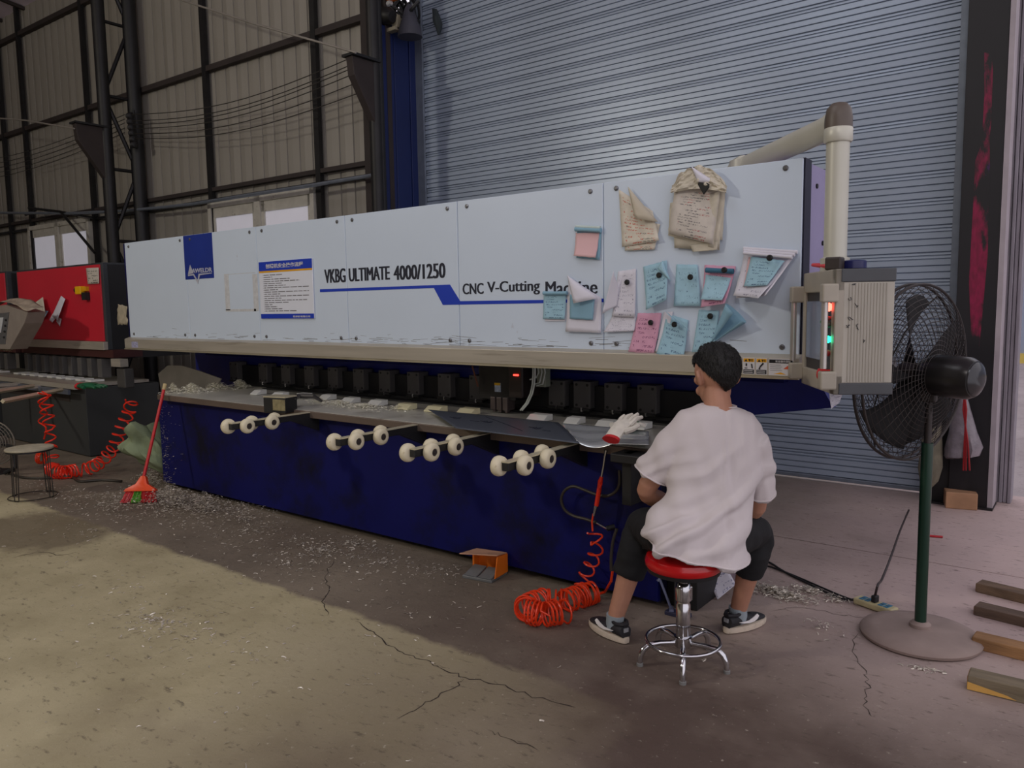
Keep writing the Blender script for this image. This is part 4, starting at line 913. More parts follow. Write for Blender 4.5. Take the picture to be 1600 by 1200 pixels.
# ================================================================== BROOM, SACK, WIRE STOOL, LITTLE FAN, PEDAL
bb = gp(216, 786); topp = yp(256, 609, 3.22); hd0 = yp(224, 748, bb.y + .06); 
bt = thing('broom', 'red plastic broom leaning on the navy machine corner', 'broom', bb)
bred = mat('broom_red', sr(196, 28, 34), .4, var=.1, scale=30); borg = mat('broom_orange', sr(238, 78, 24), .4)
MB().tube([hd0, hd0.lerp(topp, .5), topp], .0125, 10).obj('handle', bred, bt, smooth=True)
MB().tube([topp, topp + (topp - hd0).normalized() * .05], .015, 10).obj('handle_tip', mat('tip_cream', sr(200, 180, 130), .6), bt, smooth=True)
Wd = (R3 @ Vector((1, 0, 0))); Wd.z = 0; Wd.normalize(); dwn = (bb + Vector((0, 0, .0)) - hd0).normalized(); nn = Wd.cross(dwn).normalized()
def brow(c, w_, th): return [c - Wd * w_ - nn * th, c - Wd * w_ * .5 - nn * th * 1.4, c + Wd * w_ * .5 - nn * th * 1.4, c + Wd * w_ - nn * th, c + Wd * w_ + nn * th, c - Wd * w_ + nn * th]
L_ = (bb - hd0).length
MB().rings([brow(hd0 - dwn * .02, .018, .016), brow(hd0 + dwn * L_ * .22, .045, .02), brow(hd0 + dwn * L_ * .42, .115, .022), brow(hd0 + dwn * L_ * .52, .125, .022)]).obj('broom_head', borg, bt, smooth=True)
rg = random.Random(9)
for nm_, u0, u1, m_ in (('bristles', -1, -.38, bred), ('bristles', -.38, .12, mat('broom_green', sr(84, 160, 34), .6)), ('bristles', .12, 1, bred)):
    mb = MB()
    for i in range(int(90 * (u1 - u0))):
        u_ = rg.uniform(u0, u1); s_ = hd0 + dwn * L_ * .5 + Wd * u_ * .115 + nn * rg.uniform(-.016, .016); e_ = hd0 + dwn * L_ * rg.uniform(.97, 1.0) + Wd * (u_ * .138 + rg.uniform(-.004, .004)) + nn * rg.uniform(-.03, .03)
        e_.z = max(e_.z, .004); mb.tube([s_, e_], .0035, 4, caps=False)
    mb.obj(nm_, m_, bt)
# sack
sk = mat('sack_green', sr(132, 144, 112), .85, var=.18, scale=6, bump=.3, bscale=20)
c0 = gp(232, 757, 0); mb = MB(); rings_ = []
ax_ = Vector((-.45, -.10, .38)).normalized(); s1 = ax_.orthogonal().normalized(); s2_ = ax_.cross(s1)
st_ = Vector((c0.x + .10, c0.y + .16, .10))
for i in range(15):
    f_ = i / 14; r_ = (.10 + .30 * f_ ** .7) if f_ < .8 else .34; c_ = st_ + ax_ * (.44 * f_); ring = []
    for k_ in range(36):
        a_ = 2 * math.pi * k_ / 36; d_ = s1 * math.cos(a_) * .62 + s2_ * math.sin(a_)
        q_ = c_ + d_ * r_ * (.75 + .30 * noise.noise(Vector((math.cos(a_) * 1.5, math.sin(a_) * 1.5, f_ * 2.2))) + .09 * math.sin(5 * a_ + 5 * f_) + .14 * noise.noise(Vector((math.cos(a_) * 5, math.sin(a_) * 5, f_ * 4))))
        q_.z = max(q_.z, .006); ring.append(q_)
    rings_.append(ring)
for i in range(9, -1, -1):                            # inside of the mouth
    f_ = i / 14; rings_.append([st_ + ax_ * .44 * (f_ + .06) + (q_ - (st_ + ax_ * .44 * f_)) * .86 for q_ in rings_[i]])
mb.rings(rings_, caps=True)
so = mb.obj('woven_sack', sk, smooth=True); tag(so, 'crumpled olive green woven sack on the floor behind the broom', 'sack')
# wire stool
so_ = gp(52, 777); ws = thing('wire_stool', 'low stool with round worn top and thin wire legs at left', 'stool', so_)
sh_ = .415; R_ = .172
MB().lathe([(R_, sh_ - .016), (R_ + .003, sh_ - .008), (R_, sh_), (R_ * .9, sh_ + .003), (.01, sh_ + .004)], Matrix.Translation(so_), 40).obj('seat', mat('stool_top', sr(176, 168, 146), .7, var=.15, scale=14, spots=[(sr(176, 96, 66), 9, .68, .05)]), ws, smooth=True)
MB().lathe([(R_ - .006, sh_ - .03), (R_ - .002, sh_ - .03), (R_ - .002, sh_ - .014), (R_ - .006, sh_ - .014)], Matrix.Translation(so_), 32, False).obj('seat_rim', darkblk, ws)
wire = mat('wire_dark', sr(58, 54, 50), .4, .5)
for k_ in range(4):
    a_ = .5 + k_ * math.pi / 2; l = MB()
    for dd in (-.16, .16): l.tube([so_ + Vector((math.cos(a_ + dd) * (R_ - .015), math.sin(a_ + dd) * (R_ - .015), sh_ - .02)), so_ + Vector((math.cos(a_ + dd * .7) * (R_ + .0), math.sin(a_ + dd * .7) * (R_ + .0), .008))], .004, 6)
    l.tube([so_ + Vector((math.cos(a_ + dd) * R_, math.sin(a_ + dd) * R_, .008)) for dd in (-.112, 0, .112)], .004, 6); l.obj('leg', wire, ws, smooth=True)
MB().tube([so_ + Vector((math.cos(a_ / 24 * 2 * math.pi) * (R_ + .004), math.sin(a_ / 24 * 2 * math.pi) * (R_ + .004), .012)) for a_ in range(24)], .004, 6, closed=True).obj('foot_ring', wire, ws, smooth=True)
# little floor fan at the left edge
lf = gp(8, 742); t = thing('floor_fan', 'small grey floor fan half outside the left picture edge', 'fan', lf)
fc = yp(-8, 692, lf.y); fa = Vector((.5, -.8, 0)).normalized(); cage = MB(); MF = along(fc, fa)
gw = mat('fan_grey', sr(120, 114, 104), .5, .3)
for k_ in range(9):
    r_ = .03 + .022 * k_; cage.tube([MF @ Vector((r_ * math.cos(a_ * math.pi / 16), r_ * math.sin(a_ * math.pi / 16), .05 - .04 * (r_ / .2) ** 3)) for a_ in range(32)], .003 if k_ < 8 else .007, 5, closed=True)
for k_ in range(24):
    a_ = k_ * math.pi / 12; cage.tube([MF @ Vector((.03 * math.cos(a_), .03 * math.sin(a_), .05)), MF @ Vector((.206 * math.cos(a_), .206 * math.sin(a_), .005))], .002, 4)
cage.obj('cage', gw, t, smooth=True)
MB().lathe([(.05, -.12), (.06, -.04), (.04, .03)], MF, 16).obj('motor', gw, t, smooth=True)
MB().tube([fc + Vector((0, 0, -.02)) - fa * .08, yp(22, 700, lf.y + .05), yp(25, 730, lf.y + .05), Vector((lf.x, lf.y, .02))], .02, 8).obj('stand', black, t, smooth=True)
MB().lathe([(.15, 0), (.15, .012), (.04, .03)], Matrix.Translation((fc.x, lf.y, 0)), 24).obj('base', black, t, smooth=True)
MB().tube([Vector((fc.x, lf.y, .02)), Vector((fc.x, lf.y, fc.z))], .015, 8).obj('stand', black, t, smooth=True)
# foot pedal
a, b_ = gp(722, 903), gp(768, 912); M_ = frame(a, (b_ - a)); Lp = (b_ - a).length
ft = thing('foot_pedal', 'orange foot pedal switch with grey double pedals on the floor', 'pedal', a)
om_ = mat('pedal_orange', sr(236, 120, 30), .4, var=.06); gm_ = mat('pedal_grey', sr(122, 124, 124), .5, .3, var=.1)
dpt = .17
MB().box((0, 0, 0), (Lp, dpt, .018), M_).obj('base_plate', gm_, ft, bevel=.004)
MB().add([M_ @ Vector(q_) for q_ in ((Lp, .03, .016), (Lp, dpt, .016), (Lp, dpt, .12), (Lp, .06, .13), (Lp + .004, .03, .016), (Lp + .004, dpt, .016), (Lp + .004, dpt, .12), (Lp + .004, .06, .13))], [(0, 1, 2, 3), (4, 7, 6, 5), (0, 4, 5, 1), (1, 5, 6, 2), (2, 6, 7, 3), (3, 7, 4, 0)]).box((0, dpt - .006, .016), (Lp, dpt, .12), M_).obj('guard_side', om_, ft)
MB().prism([M_ @ Vector(q_) for q_ in ((-.03, .02, .125), (Lp, .06, .135), (Lp, dpt, .12), (-.01, dpt, .115))], (0, 0, .006)).obj('guard_top', mat('pedal_top', sr(196, 150, 120), .5, var=.2, scale=12), ft, bevel=.002)
MB().box((0, .11, .016), (.01, dpt, .115), M_).obj('guard_side', om_, ft)
for k_ in range(2): MB().prism([M_ @ Vector(q_) for q_ in ((.012 + k_ * Lp * .48, .0, .022), (.012 + k_ * Lp * .48, .11, .050), (.012 + k_ * Lp * .48, .11, .040), (.012 + k_ * Lp * .48, .01, .014))], (M_.to_3x3() @ Vector((Lp * .42, 0, 0)))).obj('pedal', gm_, ft, bevel=.002)

# props at the right foot of the machine
ec = MB().box((BX1, 3.42, .0), (BX1 + .16, 3.95, .62)).obj('end_cabinet', black, mc, bevel=.005)
t = thing('drawing_sheets', 'white drawing sheets leaning on the floor between the feet of the man', 'paper', gp(1122, 938))
def sheet3(name, m, pts_, parent, amp=.006):
    A_, B2_, C2_, D2_ = [Vector(q_) for q_ in pts_]
    def fn(u, v):
        q_ = D2_.lerp(C2_, u).lerp(A_.lerp(B2_, u), v); n_ = (B2_ - A_).cross(D2_ - A_).normalized(); return q_ + n_ * amp * math.sin(3 * u + 2 * v)
    return MB().grid(fn, 8, 8).obj(name, m, parent, smooth=True, solid=.001, fix=False)
P_draw = written('drawing_lines', sr(220, 218, 228), sr(110, 112, 150), rows=6, freq=9, amount=.52, margin=.04)
dq = lambda px, py, y_: yp(px, py, y_)
sheet3('sheet', P_draw, (dq(1099, 886, 3.66), dq(1131, 880, 3.72), dq(1150, 913, 3.70), gp(1121, 937, .004)), t)
sheet3('sheet', mat('sheet_rose', sr(204, 186, 198), .85, var=.04), (dq(1129, 880, 3.78), dq(1158, 858, 3.80), dq(1166, 900, 3.78), gp(1146, 918, .005)), t)
t = thing('folding_prop', 'blue-grey folded steel prop standing under the red stool', 'prop', gp(1052, 955))
pm = mat('prop_blue_grey', sr(128, 132, 160), .4, .4, var=.1)
MB().tube([yp(1022, 882, 3.32), yp(1036, 918, 3.34), yp(1049, 952, 3.36)], .009, 8, flat=.5).obj('strut', pm, t)
MB().tube([yp(1042, 884, 3.36), yp(1033, 898, 3.34), yp(1027, 908, 3.32)], .014, 8, flat=.4).obj('cross_plate', pm, t)
MB().box(tuple(gp(1044, 962, 0) - Vector((.02, .0, 0))), tuple(gp(1044, 962, 0) + Vector((.10, .05, .02)))).obj('foot', mat('prop_navy', sr(50, 52, 80), .5), t, bevel=.003)
MB().tube([gp(1049, 956, .02), yp(1049, 950, 3.36)], .012, 8).obj('foot_pin', pm, t)
MB().tube([yp(1040, 884, 3.36), yp(1054, 884, 3.4), gp(1056, 950, .02)], .008, 8).obj('strut', darkblk, t)

# ================================================================== CONTROL CONSOLE ON ITS SWING ARM
Nb, Nt = wp(1301, 617, 2.95), wp(1300, 421, 2.95); Lf = wp(1254, 500, 3.36); Rt = wp(1366, 500, 3.10)
u_ = Vector((Lf.x - Nb.x, Lf.y - Nb.y, 0)); cw = u_.length; z0, z1 = Nb.z, Nt.z; chh = z1 - z0
M_ = frame((Nb.x, Nb.y, z0), u_)                      # x: along the screen face, y: away from it, z: up
vv = M_.to_3x3() @ Vector((0, 1, 0)); cdp = Vector((Rt.x - Nb.x, Rt.y - Nb.y, 0)).dot(vv)
if cdp < 0: M_ = M_ @ Matrix.Diagonal((1, -1, 1, 1)); cdp = -cdp
cs = thing('control_console', 'grey swing-arm control console at the right end of the long machine', 'console', (Nb.x, Nb.y, 0))
cg = mat('console_grey', sr(178, 172, 160), .5, var=.07, scale=5, spots=[(sr(140, 126, 100), 6, .68, .1)]); cd_ = mat('console_dark', sr(72, 74, 78), .5); cf = mat('console_frame', sr(168, 160, 146), .45, var=.1, scale=9)
body = MB().box((.0, .03, .045), (cw, cdp, chh - .05), M_).obj('housing', cg, cs, bevel=.003)
for i in range(13): MB().box((-.002, .05 + (cdp - .07) * i / 13, .05), (.0, .05 + (cdp - .07) * i / 13 + .004, chh - .055), M_).obj('rib', mat('rib_grey', sr(160, 154, 142), .5), body)
MB().box((-.003, .02, chh - .05), (cw, cdp + .004, chh), M_).obj('top_cap', cd_, cs, bevel=.004); MB().box((-.003, .02, .0), (cw, cdp + .004, .045), M_).obj('bottom_cap', cd_, cs, bevel=.004)
fr = MB()
for a, b_ in (((-.0, .0, chh - .085), (cw, .035, chh - .0)), ((0, 0, 0), (cw, .035, .075)), ((0, 0, 0), (.045, .035, chh)), ((cw - .03, 0, 0), (cw, .035, chh))): fr.box(a, b_, M_)
fr.obj('face_frame', cf, cs, bevel=.005)
MB().box((.04, .012, .07), (cw - .025, .02, chh - .08), M_).obj('face_plate', mat('console_face', sr(44, 42, 46), .4), cs)
MB().box((.12, .006, .12), (cw - .04, .013, chh - .12), M_).obj('screen', mat('screen_glass', sr(92, 98, 112), .12, emit=(*sr(120, 128, 150), .12)), cs)
for x_, z_ in ((.075, chh - .10),): MB().box((x_ - .03, .008, z_ - .01), (x_ + .06, .012, z_ + .008), M_).obj('yellow_label', ywm, cs)
for x_ in (.008, cw + .01):
    h_ = MB().tube([M_ @ Vector((x_, -.035, .10)), M_ @ Vector((x_, -.035, chh - .08))], .013, 12).obj('handle_bar', mat('handle_silver', sr(190, 184, 178), .3, .6), cs, smooth=True)
    for z_ in (.055, chh - .09): MB().box((x_ - .022, -.05, z_ - .035), (x_ + .022, .01, z_ + .035), M_).obj('handle_mount', cf, h_, bevel=.006)
def knob(z_, m_, r_=.016, x_=.05, ln_=.03, name='push_button'):
    return MB().lathe([(r_ * .8, 0), (r_ * .8, ln_ * .5), (r_, ln_ * .55), (r_, ln_), (r_ * .6, ln_ * 1.1)], along(M_ @ Vector((x_, .012, z_)), -(M_.to_3x3() @ Vector((0, 1, 0)))), 14).obj(name, m_, cs, smooth=True)
knob(chh * .70, mat('lamp_red', sr(255, 70, 60), .3, emit=(1, .12, .08, 5)), .017, name='lit_button')
knob(chh * .44, mat('lamp_green', sr(30, 220, 130), .3, emit=(.02, .9, .4, 4)), .014, name='lit_button')
knob(chh * .56, mat('knob_dark', sr(50, 60, 48), .4), .013); knob(chh * .33, mat('lamp_off_red', sr(150, 30, 30), .4), .013)
knob(chh * .155, mat('stop_red', sr(214, 30, 36), .35), .024, .055, .05, name='stop_button'); knob(chh * .61, mat('lamp_off_red', (1, 0, 0)), .008)
kr = thing('key_ring', 'small brass key hanging on a green tag from the console', 'key', M_ @ Vector((.09, -.03, chh * .5)))
MB().tube([M_ @ Vector((.055, -.01, chh * .575)), M_ @ Vector((.10, -.02, chh * .58))], .006, 6).obj('green_tag', mat('tag_green', sr(40, 130, 50), .5), kr)
kb = MB().lathe([(.014, 0), (.014, .003)], along(M_ @ Vector((.095, -.018, chh * .52)), M_.to_3x3() @ Vector((0, -1, 0))), 14).obj('key_bow', mat('key_brass', sr(150, 140, 104), .35, .7), kr)
MB().box((.089, -.021, chh * .42), (.100, -.018, chh * .51), M_).obj('key_blade', mat('key_brass', (1, 0, 0)), kr)
MB().tube([M_ @ Vector((.085, -.015, chh * .58)), M_ @ Vector((.09, -.018, chh * .55))], .0015, 5).obj('key_string', black, kr)
# marks in biro on the side
mk = MB(); rg = random.Random(12)
for cx_, cy_ in ((1329, 466), (1338, 480), (1333, 500), (1326, 512), (1341, 506), (1349, 530), (1331, 445)):
    q_ = wp(cx_, cy_, 3.0); n_ = (M_.to_3x3() @ Vector((-1, 0, 0))).normalized(); o0 = M_ @ Vector((-.003, 0, 0)); d_ = (q_ - CAM); q_ = CAM + d_ * ((o0 - CAM).dot(n_) / d_.dot(n_))
    q2 = q_; pts_ = [q_]
    for k_ in range(4): q2 = q2 + (M_.to_3x3() @ Vector((0, rg.uniform(-.010, .012), rg.uniform(-.012, .012)))); pts_.append(q2)
    mk.tube(pts_, .0011, 4)
tag(mk.obj('pen_mark', inkm, cs), kind='stuff')
# arm: vertical tube, elbow, horizontal tube to the hood
armm = mat('arm_cream', sr(200, 198, 184), .4, .15, var=.05, scale=3); capm = mat('elbow_brown', sr(92, 82, 74), .45)
vt = wp(1310, 205, 3.05); vb = Vector((vt.x, vt.y, z1))
def oval(c, xa, ya, a_, b2, n_=20): return [c + xa * math.cos(2 * math.pi * k_ / n_) * a_ + ya * math.sin(2 * math.pi * k_ / n_) * b2 for k_ in range(n_)]
XA, YA = Vector((1, 0, 0)), Vector((0, 1, 0))
MB().rings([oval(Vector((vt.x, vt.y, z_)), XA, YA, .044, .044) for z_ in (vb.z, vt.z - .02)]).obj('arm_post', armm, cs, smooth=True)
MB().rings([oval(Vector((vt.x, vt.y, z_)), XA, YA, r_, r_) for z_, r_ in ((vb.z, .056), (vb.z + .05, .056), (vb.z + .055, .046))]).obj('post_collar', armm, cs, smooth=True)
MB().lathe([(.050, -.03), (.052, 0), (.052, .05), (.046, .085), (.030, .105), (.004, .112)], Matrix.Translation(vt), 24).obj('elbow_cap', capm, cs, smooth=True)
MB().lathe([(.050, -.045), (.054, -.04), (.054, .008), (.051, .012)], Matrix.Translation(vt), 24).obj('elbow_band', armm, cs, smooth=True)
he = wp(1160, 262, 3.95); ha = Vector((vt.x, vt.y, vt.z + .03)); dr = (he - ha).normalized(); sd_ = dr.cross(Vector((0, 0, 1))).normalized(); up_ = sd_.cross(dr)
MB().rings([oval(ha + dr * t_, sd_, up_, .036, .052) for t_ in (.03, (he - ha).length)]).obj('arm_beam', armm, cs, smooth=True)
MB().rings([oval(ha + dr * t_, sd_, up_, .042, .058) for t_ in (.035, .07)]).obj('beam_collar', armm, cs, smooth=True)
MB().box((-.003, -.038, 0), (-.036 + .03, .036, 0.01)).obj('beam_seam', cf, cs) if False else None
hm = MB().tube([he, Vector((he.x, he.y, ZT - .05))], .055, 14).tube([Vector((he.x, he.y, ZT - .02)), Vector((he.x - .0, he.y, ZT + .10))], .065, 14).obj('hood_mount', armm, cs, smooth=True)
MB().tube([he + dr * -.02, he + dr * .05], [.06, .06], 14).obj('beam_collar', armm, cs, smooth=True)
# on top of the console
tz = z1
q_ = M_ @ Vector((.10, cdp * .5, chh + .018))
t = thing('tape_dispenser', 'dark blue tape roll lying on top of the console', 'tape', q_)
MB().lathe([(.045, -.018), (.052, -.014), (.052, .014), (.045, .018)], Matrix.Translation(wp(1332, 414, 3.05)), 24).obj('roll', mat('tape_navy', sr(26, 30, 84), .3), t, smooth=True)
t = thing('utility_tool', 'small tool with red handle and black head on top of the console', 'tool', wp(1290, 418, 3.05))
MB().tube([wp(1270, 414, 3.2), wp(1283, 415, 3.12), wp(1294, 416, 3.05)], [.007, .010, .008], 8).obj('handle', mat('handle_red', sr(222, 50, 54), .4), t, smooth=True)
a = wp(1304, 421, 3.02); MB().box((-.03, -.03, 0), (.03, .03, .05), Matrix.Translation((a.x, a.y, z1 + .0))).obj('head', mat('tool_brown', sr(54, 46, 42), .5), t, bevel=.006)
MB().tube([wp(1310, 424, 2.97), wp(1318, 440, 2.93), wp(1327, 452, 2.93), wp(1328, 436, 2.93), wp(1326, 420, 2.99)], .002, 5).obj('loop', black, t)
t = tag(sheet3('paper_scrap', P_draw, (wp(1297, 612, 3.1), wp(1316, 612, 3.12), wp(1311, 630, 3.12), wp(1299, 639, 3.1)), None, .004), 'torn white paper scrap hanging below the console', 'paper')

# ================================================================== PEDESTAL FAN
fb = gp(1437, 996); pf = thing('pedestal_fan', 'large pedestal fan with green pole and round dusty base', 'fan', (fb.x, fb.y, 0))
dusty = mat('fan_base_dusty', sr(156, 138, 130), .75, .1, var=.12, scale=7, spots=[(sr(168, 156, 150), 5, .64, .1)])
BM = Matrix.Translation((fb.x, fb.y, 0))
MB().lathe([(.225, .0), (.243, .006), (.246, .018), (.236, .030), (.18, .040), (.08, .048), (.05, .052), (.035, .052)], BM, 56).obj('base', dusty, pf, smooth=True)
MB().lathe([(.044, .050), (.044, .066), (.036, .072), (.03, .078)], BM, 24).obj('pole_collar', dusty, pf, smooth=True)
pg = mat('fan_green', sr(18, 52, 38), .3, var=.08)
tp = wp(1447, 712, (R3.transposed() @ (Vector((fb.x, fb.y, .9)) - CAM)).z)
MB().tube([Vector((fb.x, fb.y, .05)), Vector((fb.x, fb.y, .88))], .024, 18).obj('pole', pg, pf, smooth=True)
hub = wp(1450, 583, 3.38); hub.x, hub.y = fb.x, fb.y
gd = mat('fan_wire', sr(54, 48, 46), .45, .4, var=.2); md = mat('fan_motor', sr(46, 44, 44), .28, .4, var=.2)
MB().tube([Vector((fb.x, fb.y, .86)), Vector((fb.x, fb.y, hub.z - .02))], .015, 12).obj('inner_pole', gd, pf, smooth=True)
vd = Vector((fb.x, fb.y, 0)).normalized(); rt = Vector((vd.y, -vd.x, 0)); th = math.radians(60)
fa = (-rt * math.sin(th) + vd * math.cos(th) + Vector((0, 0, .04))).normalized()      # blows this way
FM = along(hub, fa)                                    # z forward
RR = .385
def dome(f_, depth): return depth * (1 - f_ ** 2.6)
for nm_, sg, depth, z_ in (('front_grille', 1, .10, .02), ('rear_grille', -1, .09, -.02)):
    g = MB()
    for k_ in range(17):
        f_ = .18 + .82 * k_ / 16; r_ = RR * f_
        g.tube([FM @ Vector((r_ * math.cos(a_ * math.pi / 30), r_ * math.sin(a_ * math.pi / 30), z_ + .08 * 1 + sg * dome(f_, depth))) for a_ in range(60)], .0016 if k_ < 16 else .0065, 4 if k_ < 16 else 8, closed=True)
    for k_ in range(64 if sg > 0 else 40):
        a_ = k_ * 2 * math.pi / (64 if sg > 0 else 40); tw = .55 if sg > 0 else -.3
        g.tube([FM @ Vector((RR * f_ * math.cos(a_ + tw * f_), RR * f_ * math.sin(a_ + tw * f_), z_ + .08 + sg * dome(f_, depth))) for f_ in (.18, .4, .6, .8, .92, 1)], .0013, 4, caps=False)
    if sg > 0:
        for k_ in range(6):
            a_ = k_ * math.pi / 3; g.tube([FM @ Vector((RR * f_ * math.cos(a_), RR * f_ * math.sin(a_), z_ + .08 + dome(f_, depth) + .004)) for f_ in (.1, .5, .8, 1)], .0035, 5)
    g.obj(nm_, gd, pf, smooth=True)
MB().lathe([(.07, .196), (.068, .206), (.04, .213), (.005, .214)], FM, 24).obj('hub_badge', mat('fan_badge', sr(140, 140, 146), .35, .4), pf, smooth=True)
MB().lathe([(.02, .04), (.045, .05), (.045, .12), (.03, .14)], FM, 20).obj('blade_hub', gd, pf, smooth=True)
for k_ in range(5):
    a0 = k_ * 2 * math.pi / 5
    def bf(u, v):
        r_ = .04 + .30 * v; a_ = a0 + (u - .5) * (.55 + .35 * v) + .35 * v; return FM @ Vector((r_ * math.cos(a_), r_ * math.sin(a_), .085 + (u - .5) * .07))
    MB().grid(bf, 6, 8).obj('blade', mat('blade_dark', sr(16, 14, 15), .85, .0), pf, smooth=True, solid=.002)
MB().lathe([(.03, -.20), (.075, -.19), (.088, -.165), (.09, -.10), (.088, -.02), (.07, .02), (.03, .04)], FM, 32).obj('motor', md, pf, smooth=True)
MB().lathe([(.025, -.215), (.045, -.21), (.07, -.195), (.074, -.17)], FM, 28).obj('motor_cap', mat('motor_cap', sr(70, 70, 72), .2, .6), pf, smooth=True)
MB().box((-.03, -.03, -.12), (.03, .03, -.0), Matrix.Translation(hub)).obj('tilt_bracket', gd, pf, bevel=.008)

# ================================================================== POWER STRIP AND CORDS
a, b_ = gp(1338, 942), gp(1398, 963); M_s = frame(a, b_ - a); Ls_ = (b_ - a).length
ps = thing('power_strip', 'cream power strip with blue sockets on the floor beside the fan', 'power strip', a)
MB().box((0, -.03, .004), (Ls_, .035, .036), M_s).obj('case', mat('strip_cream', sr(186, 176, 136), .45, var=.1, scale=20), ps, bevel=.008)
sb = mat('strip_blue', sr(60, 120, 150), .45)
for x_ in (.13, .27, .62, .76): MB().box((Ls_ * x_, -.022, .036), (Ls_ * (x_ + .11), .026, .038), M_s).obj('socket', sb, ps)
for x_ in (.15, .19, .29, .33, .64, .68, .78, .82): MB().box((Ls_ * x_, -.006, .038), (Ls_ * x_ + .003, .010, .0385), M_s).obj('socket_hole', black, ps)
pg_ = thing('power_plug', 'black plug and cord rising from the power strip toward the column', 'cable', M_s @ Vector((Ls_ * .48, 0, .05)))
MB().box((Ls_ * .43, -.018, .036), (Ls_ * .55, .018, .072), M_s).obj('plug', black, pg_, bevel=.006)
MB().tube(smooth_path([M_s @ Vector((Ls_ * .49, 0, .07)), M_s @ Vector((Ls_ * .49, .02, .12)), yp(1378, 905, 4.3), yp(1392, 870, 4.6), yp(1406, 830, 5.1), gp(1420, 797, .03)]), .006, 7).obj('cord', mat('cord_brown', sr(46, 34, 34), .5), pg_, smooth=True)
c0_ = MB().tube(smooth_path([M_s @ Vector((-.0, .0, .018)), gp(1318, 936, .008), gp(1290, 925, .008), gp(1255, 908, .008), gp(1225, 893, .008), gp(1190, 874, .008), gp(1130, 868, .008)]), .006, 7).obj('floor_cable', black, smooth=True)
tag(c0_, 'black cord running over the floor from the power strip behind the man', 'cable')
c0_ = MB().tube(smooth_path([gp(1334, 938, .02), gp(1312, 930, .008), gp(1275, 914, .008), gp(1240, 899, .008), gp(1205, 886, .008), gp(1160, 876, .008)]), .005, 7).obj('floor_cable', black, smooth=True)
tag(c0_, 'thinner second cord beside the black cord from the power strip', 'cable')
rp = MB().tube([gp(1451, 837, .008), gp(1473, 839, .008)], .007, 8).obj('pen', mat('pen_red', sr(190, 20, 36), .4), smooth=True); tag(rp, 'short red pen lying on the floor behind the fan pole', 'pen')

# ================================================================== BATTENS AT THE RIGHT EDGE
woodc = [sr(104, 84, 66), sr(98, 80, 66), sr(150, 112, 74), sr(120, 108, 88)]
for i, (px, py, hh, lab) in enumerate(((1524, 925, .048, 'upper grey-brown timber batten on the floor at the right edge'), (1521, 961, .046, 'second dark timber batten on the floor at the right edge'), (1518, 1013, .052, 'orange-brown timber batten beside the fan base'), (1511, 1078, .060, 'lowest timber batten with a fresh yellow chipped end'))):
    a = gp(px, py, .0); b_ = gp(px + 80, py + 20, .0); Mb = frame(a, b_ - a)
    t = thing('timber_batten', lab, 'timber', a)
    MB().box((0, 0, 0.0), (1.3, .085, hh), Mb).obj('board', mat('wood_%d' % i, woodc[i], .8, var=.25, scale=5, stretch=(1, 6, 6), bump=.3, bscale=30), t, bevel=.004)
    MB().box((-.002, .006, .004), (-.0, .079, hh - .006), Mb).obj('end_grain', mat('end_grain', sr(150, 110, 66), .85, var=.2, scale=30), t)
    if i == 3: MB().prism([Mb @ Vector(q2) for q2 in ((.0, -.0015, .004), (.0, -.0015, .034), (.13, -.0015, .016), (.16, -.0015, .006))], (Mb.to_3x3() @ Vector((0, .0012, 0)))).obj('chip', mat('fresh_wood', sr(206, 160, 84), .8), t)

# ================================================================== BY THE RIGHT COLUMN
def bag(name, label, top_, pxs, y_, m, seed=1, th=.10):
    """a hanging bag lofted from (y px, left px, right px) rows"""
    mb = MB(); rings_ = []
    for i, (py, x0_, x1_) in enumerate(pxs):
        a_, b2 = yp(x0_, py, y_), yp(x1_, py, y_); c_ = (a_ + b2) / 2; w_ = (b2 - a_) / 2; n_ = 20
        rings_.append([c_ + w_ * math.cos(2 * math.pi * k_ / n_) * (1 + .16 * noise.noise(Vector((k_ * .9, i * .7, seed)))) + Vector((0, 1, 0)) * math.sin(2 * math.pi * k_ / n_) * min(th, w_.length * .8) * (1 + .5 * noise.noise(Vector((k_ * .8, i * .9, seed + 3)))) for k_ in range(n_)])
    mb.rings(rings_); return mb.obj(name, m, smooth=True)
plas = mat('plastic_film', sr(132, 124, 130), .25, var=.2, scale=14, bump=.6, bscale=25)
hb = thing('plastic_bag', 'clear crumpled plastic bag with red string hanging on the black column', 'bag', yp(1503, 660, 6.22))
b1 = bag('film', '', 0, ((588, 1501, 1505), (610, 1496, 1509), (640, 1489, 1516), (675, 1482, 1527), (700, 1476, 1536), (712, 1474, 1530), (716, 1478, 1500)), 6.22, plas, 2); b1.parent = hb; b1.matrix_parent_inverse = wmat(hb).inverted()
rs = MB()
for dx in (-2, 0, 3): rs.tube([yp(1506 + dx, 592, 6.14), yp(1508 - dx, 640, 6.12), yp(1509 + dx, 690, 6.11), yp(1509 + 2 * dx, 735, 6.14)], .006, 5)
rs.obj('red_string', mat('string_red', sr(150, 24, 30), .6), hb)
MB().tube([yp(1503, 575, 6.3), yp(1503, 590, 6.22)], .006, 6).obj('hook', darkblk, hb)
db = bag('cloth_sack', '', 0, ((600, 1452, 1466), (640, 1446, 1470), (690, 1440, 1472), (730, 1434, 1473), (752, 1437, 1466), (762, 1444, 1456)), 6.18, mat('sack_dusty', sr(110, 104, 88), .8, var=.25, scale=12, bump=.5, bscale=15), 5)
tag(db, 'dusty brown cloth sack hanging on the shutter guide behind the fan', 'bag')
